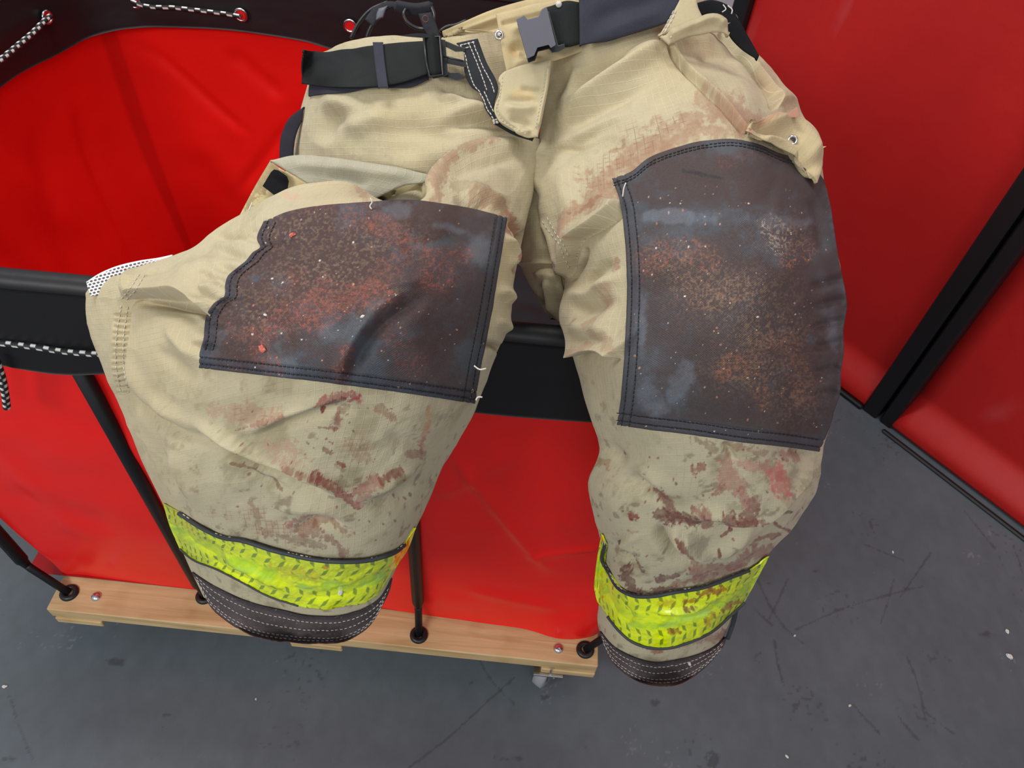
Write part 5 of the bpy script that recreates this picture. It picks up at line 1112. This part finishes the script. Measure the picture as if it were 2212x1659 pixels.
G = coons([(1250, -30), (1330, -60), (1420, -80), (1500, -90)], [(1252, 99), (1300, 89), (1350, 76), (1400, 62), (1444, 48)], [(1250, -30), (1251, 30), (1252, 99)], [(1500, -90), (1480, -10), (1460, 25), (1444, 48)], 160, 100)
slab('waist_facing', G, .828, .003, M_sheet, pants, fill(s(56, 56, 66), .85, .3, 5, 60), lambda D, X, Y: (fold(D, X, Y, [(1260, 60), (1340, 20), (1440, 0)], 5, 22, 'v'), fold(D, X, Y, [(1270, 90), (1360, 50), (1450, 20)], 4, 18, 'r')), label='navy cloth waist facing')
V, f = lathe(P(1207, 9, .835), CP-P(1207, 9, .835), [(.0035, 0), (.003, .001), (.0003, .0018)], 14); mesh('snap', V, f, M_thread, pants)
G = coons([(1476, -16), (1490, -20), (1504, -14)], [(1422, 79), (1470, 62), (1519, 39)], [(1476, -16), (1452, 30), (1422, 79)], [(1504, -14), (1508, 15), (1519, 39)], 70, 70)
pq, o = slab('brace_tab', G, .822, .003, M_plain, pants, fill(s(188, 174, 138), .9, .18, 9, 40)); dashes('tab_stitching', [[(1430, 70), (1444, 45), (1456, 22)], [(1436, 70), (1450, 45), (1460, 24)]], ZB([pq]), M_thread, o, .0005, 9, 2)
G = coons([(1424, 80), (1462, 66), (1500, 44), (1530, 31), (1556, 34), (1572, 52)], [(1444, 98), (1480, 82), (1520, 74), (1548, 70), (1562, 72), (1574, 78)], [(1424, 80), (1444, 98)], [(1572, 52), (1574, 78)], 120, 40)
slab('pocket_top', G, .818, .004, M_plain, pants, fill(s(180, 165, 131), .8, .3, 12, 16), lambda D, X, Y: (fold(D, X, Y, [(1440, 82), (1500, 56), (1550, 44), (1570, 60)], 5, 9, 'r', .1)), label='rolled frayed pocket top')
G = coons([(1498, 8), (1540, 0), (1576, 14), (1596, 42), (1614, 74), (1640, 120)], [(1510, 34), (1540, 34), (1564, 46), (1574, 76), (1598, 104), (1636, 130)], [(1498, 8), (1510, 34)], [(1640, 120), (1636, 130)], 120, 30)
slab('pocket_strap', G, .87, .003, M_velcro, pants, label='black frayed pile strap')
G = coons([(1578, 20), (1592, 34), (1600, 62)], [(1572, 40), (1584, 56), (1597, 68)], [(1578, 20), (1572, 40)], [(1600, 62), (1597, 68)], 30, 20)
slab('waist_point', G, .885, .003, M_plain, pants, fill(s(206, 190, 150)))
G = coons([(1626, 262), (1650, 253), (1690, 247), (1736, 256), (1766, 284), (1776, 322)], [(1611, 283), (1640, 298), (1670, 312), (1715, 338), (1745, 364), (1766, 394)], [(1626, 262), (1618, 270), (1611, 283)], [(1776, 322), (1777, 360), (1766, 394)], 150, 90)
def disp_cf(D, X, Y):
    fold(D, X, Y, [(1622, 266), (1660, 275), (1700, 290), (1740, 335), (1764, 380)], 9, 11, 'v', .12); fold(D, X, Y, [(1650, 258), (1710, 266), (1750, 300), (1768, 350)], 7, 12, 'r', .2); fold(D, X, Y, [(1640, 296), (1690, 310), (1730, 345)], 4, 6, 'r', .2)
pCF, cf = slab('pocket_flap', G, ZRb, .004, M_cloth, pants, lambda C, X, Y, st: (fill(s(188, 172, 132), .85, .3, 3, 30)(C, X, Y, st), blot(C, X, Y, 1670, 256, 50, 10, s(176, 126, 98), .6), blot(C, X, Y, 1625, 285, 16, 12, s(172, 122, 100), .7)), disp_cf, lift=.030, label='tan cargo pocket flap with eyelet')
ce = P(1712, 303, float(ZB([pCF])(np.array([1712.]), np.array([303.]))[0])-.001); nn = CP-ce
o = mesh('eyelet', *ring(ce, nn, .0042, .0014, 24, 8), M_metal, cf); V, f = lathe(ce-nn/np.linalg.norm(nn)*.001, nn, [(.004, 0), (.0003, .0003)], 20); mesh('eyelet_hole', V, f, M_bplas, o)
plate('bar_tab', [(1694, 250), (1722, 230), (1729, 252), (1712, 254)], .80, .003, material('brown_stained_tab', .9, s(172, 126, 104), noise=[(200, .2)]), pants, .0004)
# left cargo pocket: open flap and its underside
G = coons([(582, 347), (628, 337), (720, 341), (780, 350), (850, 361), (928, 377)], [(668, 399), (720, 399), (760, 404), (798, 436)], [(582, 347), (624, 372), (668, 399)], [(928, 377), (926, 386), (872, 401), (835, 418), (798, 436)], 240, 90)
slab('pocket_flap', G, .825, .003, M_cloth, pants, lambda C, X, Y, st: (fill(s(168, 162, 140), .9, .2, 3, 30)(C, X, Y, st)), lambda D, X, Y: (fold(D, X, Y, [(600, 352), (720, 362), (860, 378), (910, 382)], 4, 14, 'r', .2), fold(D, X, Y, [(700, 380), (760, 385), (800, 410)], 3, 12, 'v', .3)), label='greyish tan pocket flap lifted open')
G = coons([(583, 348), (625, 373), (672, 402)], [(518, 464), (600, 480), (700, 470)], [(583, 348), (552, 400), (518, 464)], [(672, 402), (690, 440), (700, 470)], 110, 110)
slab('pocket_flap_lining', G, .846, .003, M_plain, pants, lambda C, X, Y, st: (fill(s(196, 178, 132), .9, .2, 8, 30)(C, X, Y, st), stain(C, X, Y, [(588, 350), (560, 400), (530, 450)], 20, s(140, 118, 84), .7, .8, 3)), lambda D, X, Y: fold(D, X, Y, [(585, 356), (620, 400), (600, 450)], 4, 12, 'v', .3))
plate('hook_patch', [(567, 402), (585, 372), (592, 366), (602, 368), (620, 381), (624, 392), (621, 410), (597, 425)], .838, .002, M_velcro, pants, .0004, label='black hook fastener patch')
G = coons([(800, 428), (836, 402), (875, 396), (930, 384)], [(800, 444), (850, 446), (890, 444), (930, 440)], [(800, 428), (800, 444)], [(930, 384), (930, 440)], 70, 40)
slab('pocket_inside', G, .842, .002, M_plain, pants, lambda C, X, Y, st: (fill(s(180, 168, 128), .9, .2)(C, X, Y, st), blot(C, X, Y, 818, 432, 22, 16, s(30, 30, 30), .95, 0, .2)), lambda D, X, Y: (fold(D, X, Y, [(850, 410), (846, 445)], 4, 4, 'v', .1), fold(D, X, Y, [(908, 395), (906, 440)], 4, 4, 'v', .1), fold(D, X, Y, [(860, 440), (885, 425), (912, 405)], 6, 8, 'v', .2)))  # near-black blot paints the dark gap of the pocket mouth into the cloth
# braces
G = coons([(657, 230), (624, 256), (608, 290), (603, 350)], [(652, 262), (642, 285), (636, 310), (634, 350)], [(657, 230), (652, 262)], [(603, 350), (634, 350)], 60, 20)
slab('brace_strap', G, .955, .003, M_sheet, pants, fill(s(44, 40, 50)))
G = coons([(788, 42), (806, 18), (836, 3), (872, 7), (905, 10), (936, 6)], [(806, 58), (826, 32), (848, 17), (872, 30), (902, 33), (936, 22)], [(788, 42), (806, 58)], [(936, 6), (936, 22)], 120, 26)
slab('brace_strap', G, .90, .003, M_sheet, pants, fill(s(46, 46, 50)), lambda D, X, Y: fold(D, X, Y, [(850, 12), (900, 20), (936, 14)], 5, 9, 'r', .1), label='black brace strap folded over its ring')
G = coons([(903, 30), (932, 26)], [(926, 84), (952, 80)], [(903, 30), (912, 55), (926, 84)], [(932, 26), (943, 52), (952, 80)], 30, 50)
slab('brace_leather', G, .886, .004, M_sheet, pants, fill(s(44, 44, 48)))
o = mesh('rivet', *ring(P(919, 41, .880), CP-P(919, 41, .88), .0035, .0006, 20, 6), material('copper_rivet', .5, s(120, 70, 60), metal=.6, noise=[(90, .1)]), pants)
V, f = tube(hermite([P(x, y, z) for x, y, z in ((876, 20, .892), (872, 32, .89), (882, 50, .892), (905, 62, .896), (930, 58, .892), (938, 36, .89), (932, 16, .894))], np.arange(7.), np.linspace(0, 6, 40)), .0022, 8); mesh('brace_ring', V, f, M_bplas, pants)
for pl in ([(838, 4), (800, 22), (775, 50), (758, 82)], [(822, 34), (812, 44), (800, 62), (792, 82)], [(1008, 44), (985, 54), (965, 58), (950, 68)]):
    p_ = line(pl, 5); V, f = tube(P(p_[:, 0], p_[:, 1], np.full(len(p_), .93)), .0022, 8); mesh('elastic_cord', V, f, M_bplas, pants)
G = coons([(818, 18), (838, 12)], [(812, 44), (828, 38)], [(818, 18), (813, 30), (812, 44)], [(838, 12), (832, 26), (828, 38)], 12, 20); slab('brace_slider', G, .895, .003, M_gplas, pants)
G = coons([(858, 78), (900, 72), (950, 76)], [(862, 92), (900, 92), (955, 84)], [(858, 78), (862, 92)], [(950, 76), (955, 84)], 40, 16); slab('brace_anchor', G, .882, .004, M_sheet, pants, fill(s(32, 32, 36)))
# mesh lining peeping out behind the left leg
G = coons([(186, 609), (212, 592), (240, 579), (300, 563), (345, 556), (372, 550)], [(196, 640), (260, 630), (320, 620), (390, 600)], [(186, 609), (190, 625), (196, 640)], [(372, 550), (382, 575), (390, 600)], 260, 90)
def paint_mesh(C, X, Y, st):
    C[:] = s(225, 222, 222); a = (X*.98-Y*.25)/9.2; b = (Y*.96+X*.24)/6.4; r = np.floor(b); d = np.hypot(((a+.5*r) % 1-.5)*9.2/3.2, (b % 1-.5)*6.4/2.1)
    ii = np.arange(X.shape[0])[:, None]+0*X; paint(C, smooth(1.25, .85, d)*(ii > 5), s(34, 30, 34), .92)
slab('mesh_lining', G, .862, .0015, M_mesh, pants, paint_mesh, label='white perforated mesh lining')
# loose threads
def thread(pl, z, parent=pants, r=.0007, mat=M_thread):
    p_ = line(pl, 3); V, f = tube(P(p_[:, 0], p_[:, 1], np.full(len(p_), z)), r, 6); mesh('loose_thread', V, f, mat, parent)
thread([(800, 428), (804, 436), (799, 446), (803, 452)], .675); thread([(538, 455), (541, 446), (545, 438)], .74); thread([(1028, 865), (1032, 858), (1042, 858)], .66); thread([(1024, 790), (1036, 798), (1050, 796)], .66)
thread([(1562, 10), (1568, 20), (1560, 26)], .86); thread([(1572, 12), (1582, 22), (1580, 30)], .86); thread([(1345, 425), (1348, 405), (1352, 395)], .71); thread([(1448, 82), (1456, 72), (1470, 70)], .815)

# ------------------------------------------------------------------ crumbs lying on the patches and on the floor
def lump(c, r, seed, flat=.6):
    rg = np.random.RandomState(seed); n = 12; m = 8; th_ = np.linspace(0, np.pi, m); ph = np.linspace(0, 2*np.pi, n, endpoint=False)
    k = .7+.6*rg.rand(m, n); k[0] = k[0, 0]; k[-1] = k[-1, 0]
    V = np.stack([np.sin(th_)[:, None]*np.cos(ph)*k, np.sin(th_)[:, None]*np.sin(ph)*k*.65, np.cos(th_)[:, None]*flat*np.ones(n)*k], -1)*r
    a = rg.rand()*6; R = np.array([[math.cos(a), -math.sin(a), 0], [math.sin(a), math.cos(a), 0], [0, 0, 1]]); return (V.reshape(-1, 3)@R.T)+c, gridfaces(m, n, True)
def chip(x, y, rpx, zb, mat, label, cat, seed, group=None, name='crumb'):
    z = float(zb(np.array([x*1.]), np.array([y*1.]))[0]) if zb else None
    c = P(x, y, z-.0012) if zb else onz(x, y, .0018); r = rpx/FPX*((c-CP)@F)
    if not zb: c = onz(x, y, r*.4)
    V, f = lump(c, r, seed); tag(mesh(name, V, f, mat, smoothf=False), label, cat, group)
chip(567, 753, 11, ZPL, M_chip, 'pink crumb lying low on the left knee patch, larger one', 'crumb', 1)
chip(632, 507, 7, ZPL, M_chip, 'pink crumb lying near the top of the left knee patch', 'crumb', 2)
chip(783, 684, 5, ZPL, M_wchip, 'tiny white flake in the middle of the left knee patch', 'flake', 3)
chip(573, 680, 4, ZPL, M_wchip, 'tiny white flake left of centre on the left knee patch', 'flake', 4)
chip(735, 1279, 7, ZC, M_wchip, 'whitish scrap stuck on the left reflective band', 'flake', 5)
chip(1489, 1433, 5, ZC, M_wchip, 'small white flake stuck on the right leg cuff', 'flake', 6)
chip(774, 866, 4, ZPL, M_chip, 'tiny pink crumb at the bottom edge of the left knee patch', 'crumb', 7)
for i, (x, y, r, t) in enumerate(((2181, 1418, 7, 'largest pale paint flake lying on the floor at the far right'), (2176, 1364, 5, 'ring-like pale flake on the floor just behind the largest right-hand flake'), (1929, 1193, 3, 'pale speck on the floor below the foot of the black wall trim'),
        (10, 1483, 5, 'pale flake on the floor at the far left below the wooden base corner'), (1836, 1524, 3.5, 'pale flake on the floor low in the photo, right of the right cuff'), (1717, 1373, 3, 'small pale flake on the floor close to the right leg cuff'),
        (1700, 1634, 4, 'pale flake on the floor near the bottom edge of the photo'), (553, 1510, 2.5, 'pale speck on the floor in front of the wooden base, below the left cuff'))):
    chip(x, y, r, None, M_wchip, t, 'flake', 20+i, None, 'flake')
